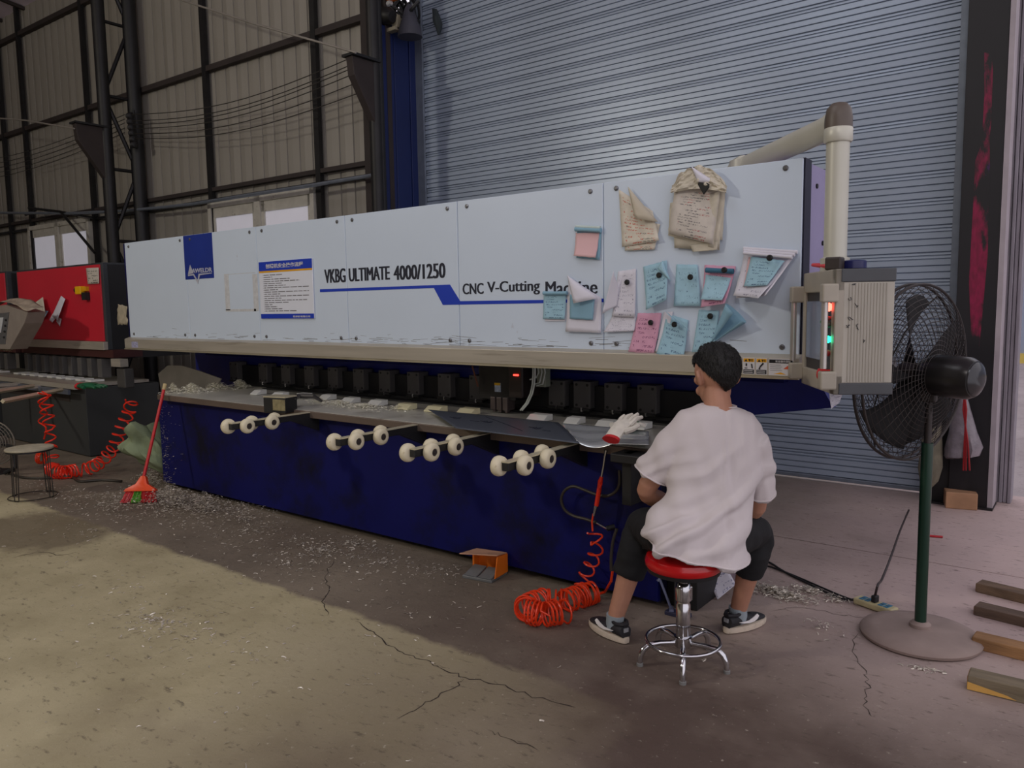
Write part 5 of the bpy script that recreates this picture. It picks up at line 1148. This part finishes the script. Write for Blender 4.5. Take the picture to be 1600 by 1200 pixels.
a = yp(1476, 795, 6.28); a = gp(1477, 794, 0); wbk = MB().box((0, 0, 0), (.20, .14, .12), frame(a, (1, .25, 0))).obj('wood_block', mat('block_wood', sr(168, 128, 96), .8, var=.2, scale=8), bevel=.006)
tag(wbk, 'small pale wood block on the floor at the foot of the black column', 'block')
MB().box((-.99, 6.36, 0), (-.866, 6.5, .62)).obj('column_foot_box', darkblk, pc)  # low dark box at the left of the column foot

# ================================================================== OVERHEAD WIRES, RODS, CLUTTER ABOVE THE BLUE WALL
wm_ = mat('wire_grey', sr(60, 56, 52), .5, .3)
ye = 5.62
for i, (ra, rb) in enumerate(((87, 177), (98, 187), (104, 193), (114, 199), (130, 207), (147, 214))):
    p0 = yp(556, ra, ye); p1 = yp(206, rb + 2, ye)
    P = [p0.lerp(p1, k_ / 12) - Vector((0, 0, .16 * math.sin(math.pi * k_ / 12))) for k_ in range(13)]
    o = MB().tube(P, .0055, 5).obj('overhead_wire', wm_, smooth=True); tag(o, '%s sagging overhead wire between the two lattice columns' % ('highest', 'second highest', 'third from the top', 'third from the bottom', 'second lowest', 'lowest')[i], 'wire', 'overhead wires right of the insulators')
for i, (ra, rb) in enumerate(((179, 242), (186, 250), (192, 258), (200, 265), (207, 272))):
    p0 = yp(195, ra, ye); p1 = yp(-60, rb + 14, ye)
    P = [p0.lerp(p1, k_ / 8) - Vector((0, 0, .12 * math.sin(math.pi * k_ / 8))) for k_ in range(9)]
    o = MB().tube(P, .0055, 5).obj('overhead_wire', wm_, smooth=True); tag(o, '%s wire running left from the insulators out of the picture' % ('highest', 'second highest', 'middle', 'second lowest', 'lowest')[i], 'wire', 'overhead wires left of the insulators')
ir = thing('insulator_rack', 'rack of coiled black insulators on the lattice column', 'insulators', yp(204, 200, ye))
for i in range(6):
    c = yp(203 + i * 1.3, 181 + i * 9, ye)
    MB().lathe([(.02, -.05), (.045, -.04), (.03, -.02), (.05, 0), (.03, .02), (.045, .04), (.02, .05)], along(c, (1, 0, 0)), 12).obj('insulator', darkblk, ir, smooth=True)
MB().tube([yp(208, 172, ye + .05), yp(214, 232, ye + .05)], .02, 8).obj('rack_bar', black, ir)
rod = mat('rod_pale', sr(150, 144, 136), .5, .2)
o = MB().tube([yp(240, -14, 5.3), yp(400, 38, 5.3), yp(556, 82, 5.36)], .011, 6).obj('tie_rod', rod, smooth=True); tag(o, 'long pale rod slanting down to the right corbel across the upper wall', 'rod')
o = MB().tube([yp(-40, 182, 4.9), yp(40, 188, 4.9), yp(116, 201, 4.9)], .011, 6).obj('tie_rod', rod, smooth=True); tag(o, 'short pale rod ending at the left corbel near the picture edge', 'rod')
o = MB().tube([yp(45, 325, 5.6), yp(95, 331, 5.6), yp(148, 395, 5.55)], .022, 6).tube([yp(40, 336, 5.6), yp(60, 326, 5.6)], .02, 6).tube([yp(95, 331, 5.6), yp(145, 340, 5.7)], .02, 6).obj('wall_bracket', darkblk, smooth=True); tag(o, 'dark angled bracket strut in front of the left window', 'bracket')
t = thing('cable_bundle', 'dark tangle of cables and boxes above the blue wall', 'cables', yp(625, 30, 6.2))
rg = random.Random(21); mb = MB()
for i in range(16):
    a = yp(rg.uniform(596, 655), rg.uniform(-6, 10), 6.25); b_ = yp(rg.uniform(600, 655), rg.uniform(26, 50), 6.3); c = a.lerp(b_, .5) + Vector((rg.uniform(-.15, .15), rg.uniform(-.1, .1), 0)); mb.tube(smooth_path([a, c, b_], 5), rg.uniform(.012, .028), 6)
mb.tube([yp(645, 14, 6.3), yp(650, 50, 6.4)], .03, 8).obj('cable', black, t, smooth=True)
MB().lathe([(.02, .14), (.05, .1), (.12, -.12), (.135, -.2), (.11, -.2)], Matrix.Translation(yp(640, 28, 6.25)), 14).obj('grey_wrap', mat('wrap_grey', sr(66, 66, 76), .7, var=.2), t, smooth=True)
a = yp(617, 26, 6.2); MB().box((a.x, 6.15, a.z - .16), (a.x + .08, 6.25, a.z + .0)).box((a.x - .1, 6.12, a.z - .17), (a.x + .08, 6.2, a.z - .13)).obj('junction_box', mat('box_pale', sr(140, 132, 112), .6), t, bevel=.006)
a = yp(598, 36, 6.1); MB().lathe([(.06, -.1), (.09, -.05), (.09, .05), (.06, .1)], along(yp(604, 25, 6.1), (1, 0, -.3)), 14).obj('motor', darkblk, t, smooth=True)
a = yp(612, 0, 6.2); MB().box((a.x, 6.1, a.z - .03), (a.x + .14, 6.2, a.z + .08)).obj('orange_cover', mat('cover_orange', sr(220, 110, 20), .5), t, bevel=.01)
MB().tube([yp(597, 2, 6.15), yp(604, 8, 6.15), yp(611, 3, 6.15)], .03, 8).obj('white_rag', mat('rag_white', sr(190, 190, 190), .9), t, smooth=True)
o = bag('rag', '', 0, ((14, 676, 682), (24, 677, 686), (36, 678, 690), (44, 682, 689), (54, 684, 687)), 6.5, mat('rag_dark', sr(40, 48, 52), .9, bump=.5), 8); tag(o, 'dark rag hanging at the top left of the roller shutter', 'rag')
t = thing('crack_lines', '', '') if False else None

# ================================================================== RED ROUND STOOL
G = gp(1067, 1036); SZ = yp(1064, 866, G.y).z
st = thing('work_stool', 'round red padded stool on a chrome five-legged base under the man', 'stool', (G.x, G.y, 0))
GM_ = Matrix.Translation((G.x, G.y, 0))
redv = mat('red_vinyl', sr(196, 20, 24), .22, var=.06, scale=10, bump=.15, bscale=40, coat=.4)
SR_ = .158
MB().lathe([(SR_ * .95, SZ - .050), (SR_, SZ - .040), (SR_ * 1.005, SZ - .022), (SR_ * .96, SZ - .004), (SR_ * .8, SZ + .006), (.01, SZ + .010)], GM_, 48).obj('seat', redv, st, smooth=True)
MB().lathe([(SR_ * .5, SZ - .068), (SR_ * .94, SZ - .066), (SR_ * .96, SZ - .050), (.02, SZ - .050)], GM_, 40).obj('seat_base', black, st, smooth=True)
MB().lathe([(.02, .16), (.02, SZ - .06)], GM_, 18).obj('gas_rod', mat('rod_steel', sr(150, 146, 146), .2, .9), st, smooth=True)
MB().lathe([(.026, .085), (.030, .09), (.030, .255), (.026, .262), (.026, .27), (.033, .275), (.034, .325), (.026, .345), (.021, .35)], GM_, 24).obj('column', chrome, st, smooth=True)
for k_ in range(3):
    a_ = k_ * 2 * math.pi / 3 + .5; M2 = GM_ @ Matrix.Rotation(a_, 4, 'Z'); MB().box((.026, -.008, .275), (.036, .008, .335), M2).obj('clamp_jaw', chrome, st, bevel=.003)
MB().lathe([(.034, .075), (.038, .08), (.038, .118), (.03, .122)], GM_, 24).obj('hub', chrome, st, smooth=True)
MB().tube([Vector((G.x + .152 * math.cos(a_ * math.pi / 24), G.y + .152 * math.sin(a_ * math.pi / 24), .100)) for a_ in range(48)], .0075, 10, closed=True).obj('foot_ring', chrome, st, smooth=True)
tocam = math.atan2(-G.y, -G.x)
for k_ in range(5):
    a_ = tocam + k_ * 2 * math.pi / 5; dx = Vector((math.cos(a_), math.sin(a_), 0)); c = Vector((G.x, G.y, 0))
    l = MB().tube([c + dx * r_ + Vector((0, 0, z_)) for r_, z_ in ((.03, .092), (.10, .094), (.145, .088), (.168, .070), (.180, .045), (.184, .012))], [.010, .011, .0125, .0125, .012, .011], 12).obj('leg', chrome, st, smooth=True)
    MB().lathe([(.014, 0), (.014, .012), (.010, .014)], Matrix.Translation(c + dx * .184), 12).obj('foot_cap', mat('cap_grey', sr(120, 120, 118), .5), l)

# ================================================================== THE MAN
dep = lambda P: (R3.transposed() @ (P - CAM)).z
DH = dep(Vector((G.x, G.y, SZ)))
FW = Vector((G.x, G.y, 0)).normalized(); RTv = Vector((FW.y, -FW.x, 0)); UP = Vector((0, 0, 1))
man = thing('person', 'person in a white t-shirt and black trousers seated with back turned on the red stool', 'person', (G.x, G.y, 0))
skin = mat('skin', sr(178, 128, 104), .55, var=.06, scale=20)
def ell(mb, c, rx, ry, rz, M=None, nu=20, nv=14):
    M = M or Matrix.Identity(3); rings_ = []
    for j in range(1, nv):
        p_ = math.pi * j / nv; rings_.append([Vector(c) + M @ Vector((rx * math.sin(p_) * math.cos(2 * math.pi * i / nu), ry * math.sin(p_) * math.sin(2 * math.pi * i / nu), rz * math.cos(p_))) for i in range(nu)])
    return mb.rings(rings_)
def remeshed(mb, name, m, parent, vox, smooth_it=6, post=None, fac=.5):
    o = mb.obj(name, m); md = o.modifiers.new('r', 'REMESH'); md.mode = 'VOXEL'; md.voxel_size = vox
    s_ = o.modifiers.new('s', 'SMOOTH'); s_.iterations = smooth_it; s_.factor = fac
    bpy.context.view_layer.update()
    me = D.meshes.new_from_object(o.evaluated_get(bpy.context.evaluated_depsgraph_get())); old = o.data; o.modifiers.clear(); o.data = me; D.meshes.remove(old)
    me.materials.clear(); me.materials.append(m); me.shade_smooth()
    if post:
        ns = [v.normal.copy() for v in me.vertices]
        for v, n_ in zip(me.vertices, ns): v.co = post(v.co.copy(), n_)
    o.parent = parent; o.matrix_parent_inverse = wmat(parent).inverted(); return o
D0 = DH
Wp = lambda px, py, dd: wp(px, py, D0 + dd)
# joints
hipL, hipR = Wp(1052, 838, -.01), Wp(1108, 842, -.02)
kneeL, kneeR = Wp(1004, 822, .30), Wp(1182, 832, .28)
heelL, toeL = gp(973, 1003), gp(934, 980); heelR, toeR = gp(1140, 988), gp(1196, 968)
dL = (toeL - heelL).normalized(); dR = (toeR - heelR).normalized()
ankL = heelL + dL * .055 + UP * .085; ankR = heelR + dR * .055 + UP * .085
shL, shR = Wp(1066, 682, .06), Wp(1178, 690, .05)
elL, elR = Wp(1010, 766, .14), Wp(1182, 792, .17)
wrL, wrR = Wp(1066, 806, .34), Wp(1132, 812, .36)
neck0, neck1 = Wp(1124, 650, .05), Wp(1119, 612, .08)
HC = Wp(1119, 588, .10)                               # cranium centre
yaw = math.radians(30); pit = math.radians(-22)
hf = (FW * math.cos(yaw) - RTv * math.sin(yaw)); hr = Vector((hf.y, -hf.x, 0)); hf2 = (hf * math.cos(pit) + UP * math.sin(pit)).normalized(); hu = hr.cross(hf2).normalized()
HM = Matrix((hr, hf2, hu)).transposed()
HS = 1.12
hp = lambda x_, y_, z_: HC + HM @ (Vector((x_, y_, z_)) * HS)
bd = MB()
ell(bd, hp(0, -.008, .02), .076 * HS, .094 * HS, .092 * HS, HM); ell(bd, hp(0, .028, -.045), .058 * HS, .066 * HS, .070 * HS, HM); ell(bd, hp(0, .042, -.078), .038 * HS, .044 * HS, .036 * HS, HM)
ell(bd, hp(0, .088, .012), .05, .02, .03, HM); ell(bd, hp(.032, .075, -.035), .022, .02, .022, HM); ell(bd, hp(-.032, .075, -.035), .022, .02, .022, HM)
bd.tube([hp(0, .092, .01), hp(0, .108, -.02), hp(0, .100, -.034)], [.009, .014, .012], 8)                # nose
bd.tube([hp(-.024, .088, -.058), hp(0, .097, -.057), hp(.024, .088, -.058)], [.004, .007, .004], 8); bd.tube([hp(-.02, .087, -.067), hp(0, .095, -.068), hp(.02, .087, -.067)], [.004, .0075, .004], 8)
for s_ in (-1, 1):                                    # ears
    bd.tube([hp(s_ * .074, -.006, .018), hp(s_ * .086, -.018, .014), hp(s_ * .088, -.020, -.004), hp(s_ * .082, -.010, -.026), hp(s_ * .074, .0, -.034)], [.010, .011, .010, .009, .007], 8)
    ell(bd, hp(s_ * .077, -.008, -.005), .008, .016, .026, HM)
bd.tube([neck0 - UP * .06, neck0, neck1, hp(0, -.02, -.02)], [.075, .060, .054, .052], 18)
def limb(pts, rad): bd.tube(smooth_path(pts, 4), [r_ for r_ in interp(rad, 4)], 16)
def interp(r_, n_):
    out = []
    for i in range(len(r_) - 1):
        for k_ in range(n_): out.append(r_[i] + (r_[i + 1] - r_[i]) * k_ / n_)
    out.append(r_[-1]); return out
tc = [Wp(1084, 850, .0), Wp(1088, 800, .02), Wp(1102, 740, .05), Wp(1118, 690, .07), Wp(1122, 660, .06)]
for c, a_, b2 in zip(tc, (.15, .135, .15, .16, .09), (.10, .09, .095, .09, .07)): ell(bd, c, a_, b2, .085, Matrix((RTv, FW, UP)).transposed())
bd.tube([shL.lerp(shR, .1), shL.lerp(shR, .9)], .055, 14)
limb([shL, shL.lerp(elL, .5), elL, elL.lerp(wrL, .45), wrL], [.052, .046, .042, .040, .027])
limb([shR, shR.lerp(elR, .5), elR, elR.lerp(wrR, .45), wrR], [.052, .046, .041, .039, .027])
limb([hipL, hipL.lerp(kneeL, .5), kneeL, kneeL.lerp(ankL, .35) - FW * .02, kneeL.lerp(ankL, .7) - FW * .01, ankL, ankL - UP * .05], [.085, .07, .056, .056, .044, .036, .034])
limb([hipR, hipR.lerp(kneeR, .5), kneeR, kneeR.lerp(ankR, .35) - FW * .02, kneeR.lerp(ankR, .7) - FW * .01, ankR, ankR - UP * .05], [.085, .07, .056, .055, .043, .036, .034])
for ank, dd in ((ankL, dL), (ankR, dR)): bd.tube([ank - UP * .05, ank - UP * .05 + dd * .05, ank - UP * .055 + dd * .09], [.030, .026, .018], 12)
def hand(w, el, side):
    ax = ((w - el).normalized() * .8 - UP * .25 + FW * .25).normalized(); sd = (ax.cross(UP)).normalized() * side; nm = ax.cross(sd).normalized(); nm = nm if nm.z > 0 else -nm
    rings_ = []
    for f_, hw, ht in ((-.02, .026, .022), (.01, .030, .018), (.045, .040, .016), (.075, .041, .015), (.092, .036, .012)):
        rings_.append([w + ax * f_ + sd * math.cos(2 * math.pi * k_ / 14) * hw + nm * math.sin(2 * math.pi * k_ / 14) * ht for k_ in range(14)])
    bd.rings(rings_)
    for k_, ln_ in enumerate((.070, .080, .074, .058)):
        b0_ = w + ax * .078 + sd * (-.030 + .0205 * k_); p1 = b0_ + ax * ln_ * .45 - nm * .006; p2 = p1 + (ax * .7 - nm * .7).normalized() * ln_ * .33; p3 = p2 + (ax * .2 - nm).normalized() * ln_ * .26
        bd.tube([b0_, p1, p2, p3], [.0098, .0092, .0085, .007], 10)
    t0 = w + ax * .02 - sd * .028; bd.tube([t0, t0 + ax * .025 - sd * .022 - nm * .008, t0 + ax * .05 - sd * .026 - nm * .02, t0 + ax * .068 - sd * .020 - nm * .032], [.014, .0125, .0105, .008], 10)
hand(wrL, elL, 1); hand(wrR, elR, -1)
remeshed(bd, 'body', skin, man, .0045, 4)
# eyes and brows
eym = mat('eye_dark', sr(30, 22, 20), .2)
for s_ in (-1, 1):
    e = MB(); ell(e, hp(s_ * .031, .094, .006), .011, .006, .005, HM, 10, 8); e.obj('eye', eym, man, smooth=True)
    MB().tube([hp(s_ * .016, .104, .024), hp(s_ * .032, .103, .028), hp(s_ * .048, .092, .023)], [.003, .0035, .002], 6).obj('eyebrow', eym, man)
# hair
hairm = mat('hair_black', sr(11, 10, 10), .6, var=.3, scale=60, bump=.7, bscale=160, stretch=(1, 1, .3))
hb_ = MB(); rings_ = []; NT, NP = 72, 26
def hair_pt(th, f_, out):
    back = .5 - .5 * math.cos(th)                      # th = 0 at the face, pi at the nape
    side = abs(math.sin(th)) ** 3
    pm_ = math.radians(66 + 74 * back ** 2 + 16 * back - 12 * side * (1 - back) - 14 * side)
    ph = pm_ * f_
    n_ = noise.noise(Vector((math.cos(th) * 3, math.sin(th) * 3, ph * 4))) * .006 + noise.noise(Vector((math.cos(th) * 14, math.sin(th) * 14, ph * 8))) * .0035
    taper = 1 - .97 * max(0, f_ - .5) / .5 if back > .25 else 1 - .5 * max(0, f_ - .7) / .3
    r_ = 1 + (out + n_ * 12) * taper
    return hp(.080 * math.sin(th) * math.sin(ph) * r_, -.010 + .098 * math.cos(th) * math.sin(ph) * r_, .018 + .096 * math.cos(ph) * r_)
for j in range(1, NP + 1): rings_.append([hair_pt(2 * math.pi * i / NT, j / NP, .15) for i in range(NT)])
for j in range(NP, 0, -1): rings_.append([hair_pt(2 * math.pi * i / NT, j / NP, -.06) for i in range(NT)])
hb_.rings(rings_)
hairo = hb_.obj('hair', hairm, man, smooth=True)
tf = MB(); rg = random.Random(4)
for i in range(900):
    th = rg.uniform(0, 6.283); f_ = rg.random() ** .6; p0 = hair_pt(th, f_, .13); p1 = hair_pt(th + rg.uniform(-.12, .12), min(1.04, f_ + rg.uniform(.06, .16)), .13 + rg.uniform(.0, .10)); pm2 = p0.lerp(p1, .5) + (p0 - HC).normalized() * .003
    tf.tube([p0, pm2, p1], [.0016, .0014, .0004], 3, caps=False)
tag(tf.obj('hair_strands', hairm, man), kind='stuff')

# shirt
sh = MB()
def ring(lp, rp, cd, half, n_=40, front=None, sag=0.0):
    a_, b2 = wp(lp[0], lp[1], D0 + cd), wp(rp[0], rp[1], D0 + cd); c = (a_ + b2) / 2; w_ = (b2 - a_) / 2; fr_ = half if front is None else front; out = []
    for k_ in range(n_):
        t_ = 2 * math.pi * k_ / n_; cs_, sn = math.cos(t_), math.sin(t_)
        cs_ = math.copysign(abs(cs_) ** .85, cs_); sn = math.copysign(abs(sn) ** .9, sn)
        out.append(c + w_ * cs_ + FW * (sn * (fr_ if sn > 0 else half)) + UP * (-sag * max(0, -sn)))
    return out
rows = [((1092, 630), (1150, 634), .075, .070, .065, 0), ((1084, 634), (1162, 638), .07, .082, .075, 0), ((1062, 642), (1178, 648), .07, .100, .085, 0), ((1052, 656), (1190, 664), .07, .112, .092, 0), ((1050, 685), (1194, 694), .06, .118, .10, 0), ((1047, 720), (1192, 726), .05, .125, .11, 0), ((1042, 755), (1182, 760), .04, .128, .115, 0),
        ((1030, 785), (1174, 792), .03, .125, .12, 0), ((1014, 806), (1167, 815), .015, .145, .12, 0), ((1007, 820), (1166, 836), .005, .165, .125, .004), ((1007, 830), (1167, 854), .0, .180, .13, .010), ((1012, 838), (1165, 872), .0, .188, .13, .020)]
sh.rings([ring(a_, b2, c_, h_, 40, f_, s_) for a_, b2, c_, h_, f_, s_ in rows])
def sleeve(p0, p1, p2, r0, r1, r2, tilt):
    pts_ = smooth_path([p0, p1, p2], 4); sh.tube(pts_, interp([r0, r1, r2], 4), 24)
sleeve(Wp(1076, 678, .06), Wp(1044, 706, .08), Wp(1020, 745, .11), .088, .083, .080, 0)
sleeve(Wp(1172, 690, .06), Wp(1185, 728, .09), Wp(1187, 772, .14), .078, .066, .055, 0)
def folds(co, n_):
    L = Vector((co.dot(RTv), co.dot(FW), co.z)); g = Vector((G.dot(RTv), G.dot(FW), 0)); x_, y_, z_ = L.x - g.x, L.y - g.y, L.z
    low = max(0, min(1, (.95 - z_) / .35)); d_ = 0
    s_ = x_ * .55 - (z_ - .6) * 1.0 + .06 * noise.noise(Vector((x_ * 5, z_ * 5, 1)))      # folds fan from lower left to upper right
    w_ = noise.noise(Vector((s_ * 16, x_ * 2.0, 3.1)))
    d_ += (abs(w_) ** .8 * math.copysign(1, w_)) * .048 * low * (1.25 - max(0, min(1, (x_ + .2) / .5)) * .6) + .010 * low
    d_ += noise.noise(Vector((x_ * 15 + z_ * 4, z_ * 4.0, 5))) * .009 + noise.noise(Vector((x_ * 3.2, z_ * 3, 8))) * .012
    if abs(x_) > .16: d_ += noise.noise(Vector((x_ * 34, z_ * 7 + x_ * 12, 2))) * .006
    return co + n_ * d_
shirtm = mat('shirt_white', sr(208, 199, 199), .92, var=.03, scale=4, bump=.12, bscale=900, sheen=.15)
so2 = remeshed(sh, 't_shirt', shirtm, man, .0075, 10, folds)
def band(name, pts_, r_, m, flat=.5): return MB().tube(pts_, r_, 6, closed=True, flat=flat).obj(name, m, man, smooth=True)
shade = mat('shirt_rib', sr(212, 203, 203), .9, var=.02)
hr_ = [q2 + UP * .012 for q2 in ring((1012, 838), (1165, 872), .0, .188, 48, .13, .020)]
band('shirt_hem', [folds(q2, (q2 - hr_[0].lerp(hr_[24], .5)).normalized()) for q2 in hr_], .008, shade)
cr_ = ring((1096, 632), (1149, 635), .072, .064, 40, .062); band('collar', cr_, .008, shade)
for p0, p1, r_, nm_ in ((Wp(1044, 706, .08), Wp(1019, 746, .11), .080, 'sleeve_hem'), (Wp(1185, 728, .09), Wp(1187, 773, .14), .0555, 'sleeve_hem')):
    t_ = (p1 - p0).normalized(); a_ = t_.orthogonal().normalized(); b2 = t_.cross(a_)
    band(nm_, [folds(p1 - t_ * .010 + (a_ * math.cos(k_ * math.pi / 16) + b2 * math.sin(k_ * math.pi / 16)) * r_, (a_ * math.cos(k_ * math.pi / 16) + b2 * math.sin(k_ * math.pi / 16))) for k_ in range(32)], .006, shade)
# trousers
tr = MB(); pantm = mat('trousers_black', sr(17, 17, 20), .85, var=.1, scale=8, bump=.15, bscale=60)
hemL, hemR = kneeL.lerp(ankL, .52), kneeR.lerp(ankR, .50)
for hip, kn, hem, s_ in ((hipL, kneeL, hemL, 1), (hipR, kneeR, hemR, -1)):
    tr.tube(smooth_path([hip, hip.lerp(kn, .5), kn, kn.lerp(hem, .5) - FW * .018, hem - FW * .008], 4), interp([.108, .092, .074, .077, .070], 4), 24)
pc_ = (hipL + hipR) / 2 + UP * .015
pc_ = pc_ + FW * .01 - UP * .005
ell(tr, pc_, .178, .150, .070, Matrix((RTv, FW, UP)).transposed(), 28, 16); ell(tr, pc_ + UP * .05 + FW * .01, .140, .085, .08, Matrix((RTv, FW, UP)).transposed(), 28, 16)
def pf_(co, n_):
    co = co + n_ * (noise.noise(co * 16) * .005 + noise.noise(Vector((co.x * 6, co.y * 6, co.z * 26))) * .005)
    d2 = math.hypot(co.x - G.x, co.y - G.y); fw_ = (co - G).dot(FW)
    if co.z > SZ + .02 and fw_ < -.07: co += FW * (-.07 - fw_) * min(1, (co.z - SZ - .02) / .02)
    if d2 < SR_ + .03 and co.z < SZ + .012: co.z = SZ + .012 - (0.0 if d2 < SR_ * .8 else .02 * (d2 - SR_ * .8) / .06)
    return co
remeshed(tr, 'trousers', pantm, man, .0075, 8, pf_)
# socks and shoes
sockm = mat('sock_grey', sr(148, 158, 164), .9, var=.06, bump=.3, bscale=300); shb = mat('shoe_black', sr(32, 31, 36), .7, var=.15, scale=30); sole = mat('sole_white', sr(204, 190, 172), .6, var=.1, scale=30, spots=[(sr(150, 124, 96), 18, .62, .1)]); shw = mat('shoe_white', sr(226, 222, 220), .6, var=.03)
for ank, heel, dd, outer in ((ankL, heelL, dL, -1), (ankR, heelR, dR, 1)):
    MB().tube([ank - UP * .045, ank - UP * .01, ank + UP * .025 - dd * .002], [.040, .041, .0405], 20).obj('sock', sockm, man, smooth=True)
    SM = frame(heel - dd * .03, dd) @ Matrix.Diagonal((.92, .92, .92, 1)); sdv = 1
    def sec(x_, hw, zt, lean=0.0, zb=.030, n_=20, ht=None):
        return [SM @ Vector((x_ + lean * max(0, math.sin(2 * math.pi * k_ / n_)), hw * math.copysign(abs(math.cos(2 * math.pi * k_ / n_)) ** .7, math.cos(2 * math.pi * k_ / n_)), zb + (zt - zb) * (.5 + .5 * math.sin(2 * math.pi * k_ / n_)))) for k_ in range(n_)]
    def outline(k_, n_, g=0.0, L=.285):
        t_ = 2 * math.pi * k_ / n_; x_ = L / 2 - math.cos(t_) * (L / 2 + g); f_ = x_ / L; hw = .034 + .016 * math.sin(min(1, max(0, f_)) * math.pi * .9) ** 1.2 + .006 * f_
        return x_, math.copysign(abs(math.sin(t_)) ** .62, math.sin(t_)) * (hw + g)
    n_ = 40
    MB().rings([[SM @ Vector((*outline(k_, n_, g_), z_)) for k_ in range(n_)] for g_, z_ in ((-.006, .001), (.002, .006), (.004, .020), (.002, .032), (-.004, .034))]).obj('sole', sole, man, smooth=True)
    prof_ = ((.006, .026, .050), (.012, .034, .085), (.035, .038, .095), (.075, .041, .088), (.110, .043, .082), (.150, .046, .072), (.195, .047, .060), (.235, .044, .052), (.262, .034, .046), (.276, .018, .040))
    up_o = MB().rings([sec(x_, hw, zt) for x_, hw, zt in prof_]).obj('shoe_upper', shb, man, smooth=True)
    MB().tube([SM @ Vector((x_, y_, z_)) for x_, y_, z_ in ((.012, -.012, .094), (.012, .012, .094), (.045, .034, .094), (.085, .030, .096), (.098, 0, .103), (.085, -.030, .096), (.045, -.034, .094))], .008, 8, closed=True).obj('shoe_collar', shb, man, smooth=True)
    tg = MB().tube([SM @ Vector((.085, 0, .092)), SM @ Vector((.105, 0, .112)), SM @ Vector((.10, 0, .122))], [.022, .026, .022], 12, flat=.25).obj('tongue', shb, man, smooth=True)
    lc = MB()
    for k_ in range(5): lc.tube([SM @ Vector((.110 + .018 * k_, -.022, .078 - .005 * k_)), SM @ Vector((.112 + .018 * k_, 0, .088 - .006 * k_)), SM @ Vector((.110 + .018 * k_, .022, .078 - .005 * k_))], .003, 6)
    lc.obj('laces', shb, man, smooth=True)
    MB().box((.004, -.014, .058), (.009, .014, .078), SM).obj('heel_tab', mat('tab_grey', sr(150, 152, 156), .6, var=.3, scale=90), man, bevel=.001)
    for s_ in (-1, 1):                                 # curved white side mark
        def swy(x_): return [hw for x0, hw, zt in prof_ if x0 <= x_ + 1e-6][-1] + .0028
        top_ = ((.050, .062), (.085, .058), (.120, .056), (.155, .064), (.176, .0715), (.186, .074)); bot_ = ((.050, .0605), (.085, .050), (.120, .043), (.155, .043), (.178, .050), (.192, .064))
        up2 = MB(); vs_ = []
        for (xa, za), (xb, zb2) in zip(top_, bot_): vs_ += [SM @ Vector((xa, s_ * (.0465 - .004 * max(0, (za - .058) / .016)), za)), SM @ Vector((xb, s_ * .0485, zb2))]
        up2.add(vs_, [(2 * i, 2 * i + 1, 2 * i + 3, 2 * i + 2) for i in range(5)]); up2.obj('side_mark', shw, man, solid=.004)

# pendant of the red machine at the left picture edge
t = thing('pendant_box', 'grey tilted control pendant with papers on top at the left picture edge', 'control box', yp(10, 540, 3.3))
pgm = mat('pendant_grey', sr(150, 140, 132), .5, .1, var=.1, scale=8)
MB().prism([yp(a_, b2, 3.3) for a_, b2 in ((-40, 484), (8, 476), (43, 488), (38, 505), (15, 546), (-45, 543))], (0, .18, 0)).obj('case', pgm, t, bevel=.006)
MB().prism([yp(a_, b2, 3.296) for a_, b2 in ((-30, 492), (14, 488), (8, 538), (-38, 536))], (0, .004, 0)).obj('face_plate', mat('pendant_face', sr(96, 96, 98), .4, var=.2, scale=20), t)
MB().prism([yp(a_, b2, 3.29) for a_, b2 in ((-20, 497), (5, 496), (1, 520), (-25, 520))], (0, .004, 0)).obj('screen', mat('pendant_screen', sr(206, 210, 214), .3), t)
for a_, b2 in ((10, 500), (9, 509), (8, 518), (7, 527)): MB().lathe([(.012, 0), (.012, .012), (.008, .015)], along(yp(a_, b2, 3.295), (0, -1, 0)), 10).obj('key_button', black, t)
def top_paper(u, v):
    w_ = yp(-30 + 72 * u, 486 - 14 * math.sin(math.pi * u) - 6 * v + 3 * noise.noise(Vector((u * 6, v * 3, 1))), 3.27); w_.y += .16 * v; return w_
tag(MB().grid(top_paper, 14, 5).obj('crumpled_paper', mat('crumpled_card', sr(160, 146, 128), .85, var=.35, scale=12), solid=.002, smooth=True), 'crumpled stained papers lying on the grey control pendant', 'paper')
t = thing('hand_brush', 'pale bristled hand brush on the steel rail below the pendant', 'brush', yp(8, 545, 3.55))
MB().tube([yp(-20, 541, 3.5), yp(4, 543, 3.5)], [.02, .024], 8).obj('handle', brownst, t, smooth=True)
mb = MB(); rg = random.Random(2)
for i in range(60): mb.tube([yp(rg.uniform(-4, 12), rg.uniform(536, 542), 3.5), yp(rg.uniform(0, 20), rg.uniform(540, 549), 3.46)], .004, 4, caps=False)
mb.obj('bristles', mat('bristle_pale', sr(196, 186, 164), .8), t)

for k_, (pa_, pb_) in enumerate((((97, 609), (4, 627)), ((52, 603), (-40, 618)))):
    a, b_ = gp(*pa_, .725), gp(*pb_, .725)
    o = MB().tube([a, b_], .022, 4).obj('support_arm', armt, rmach)
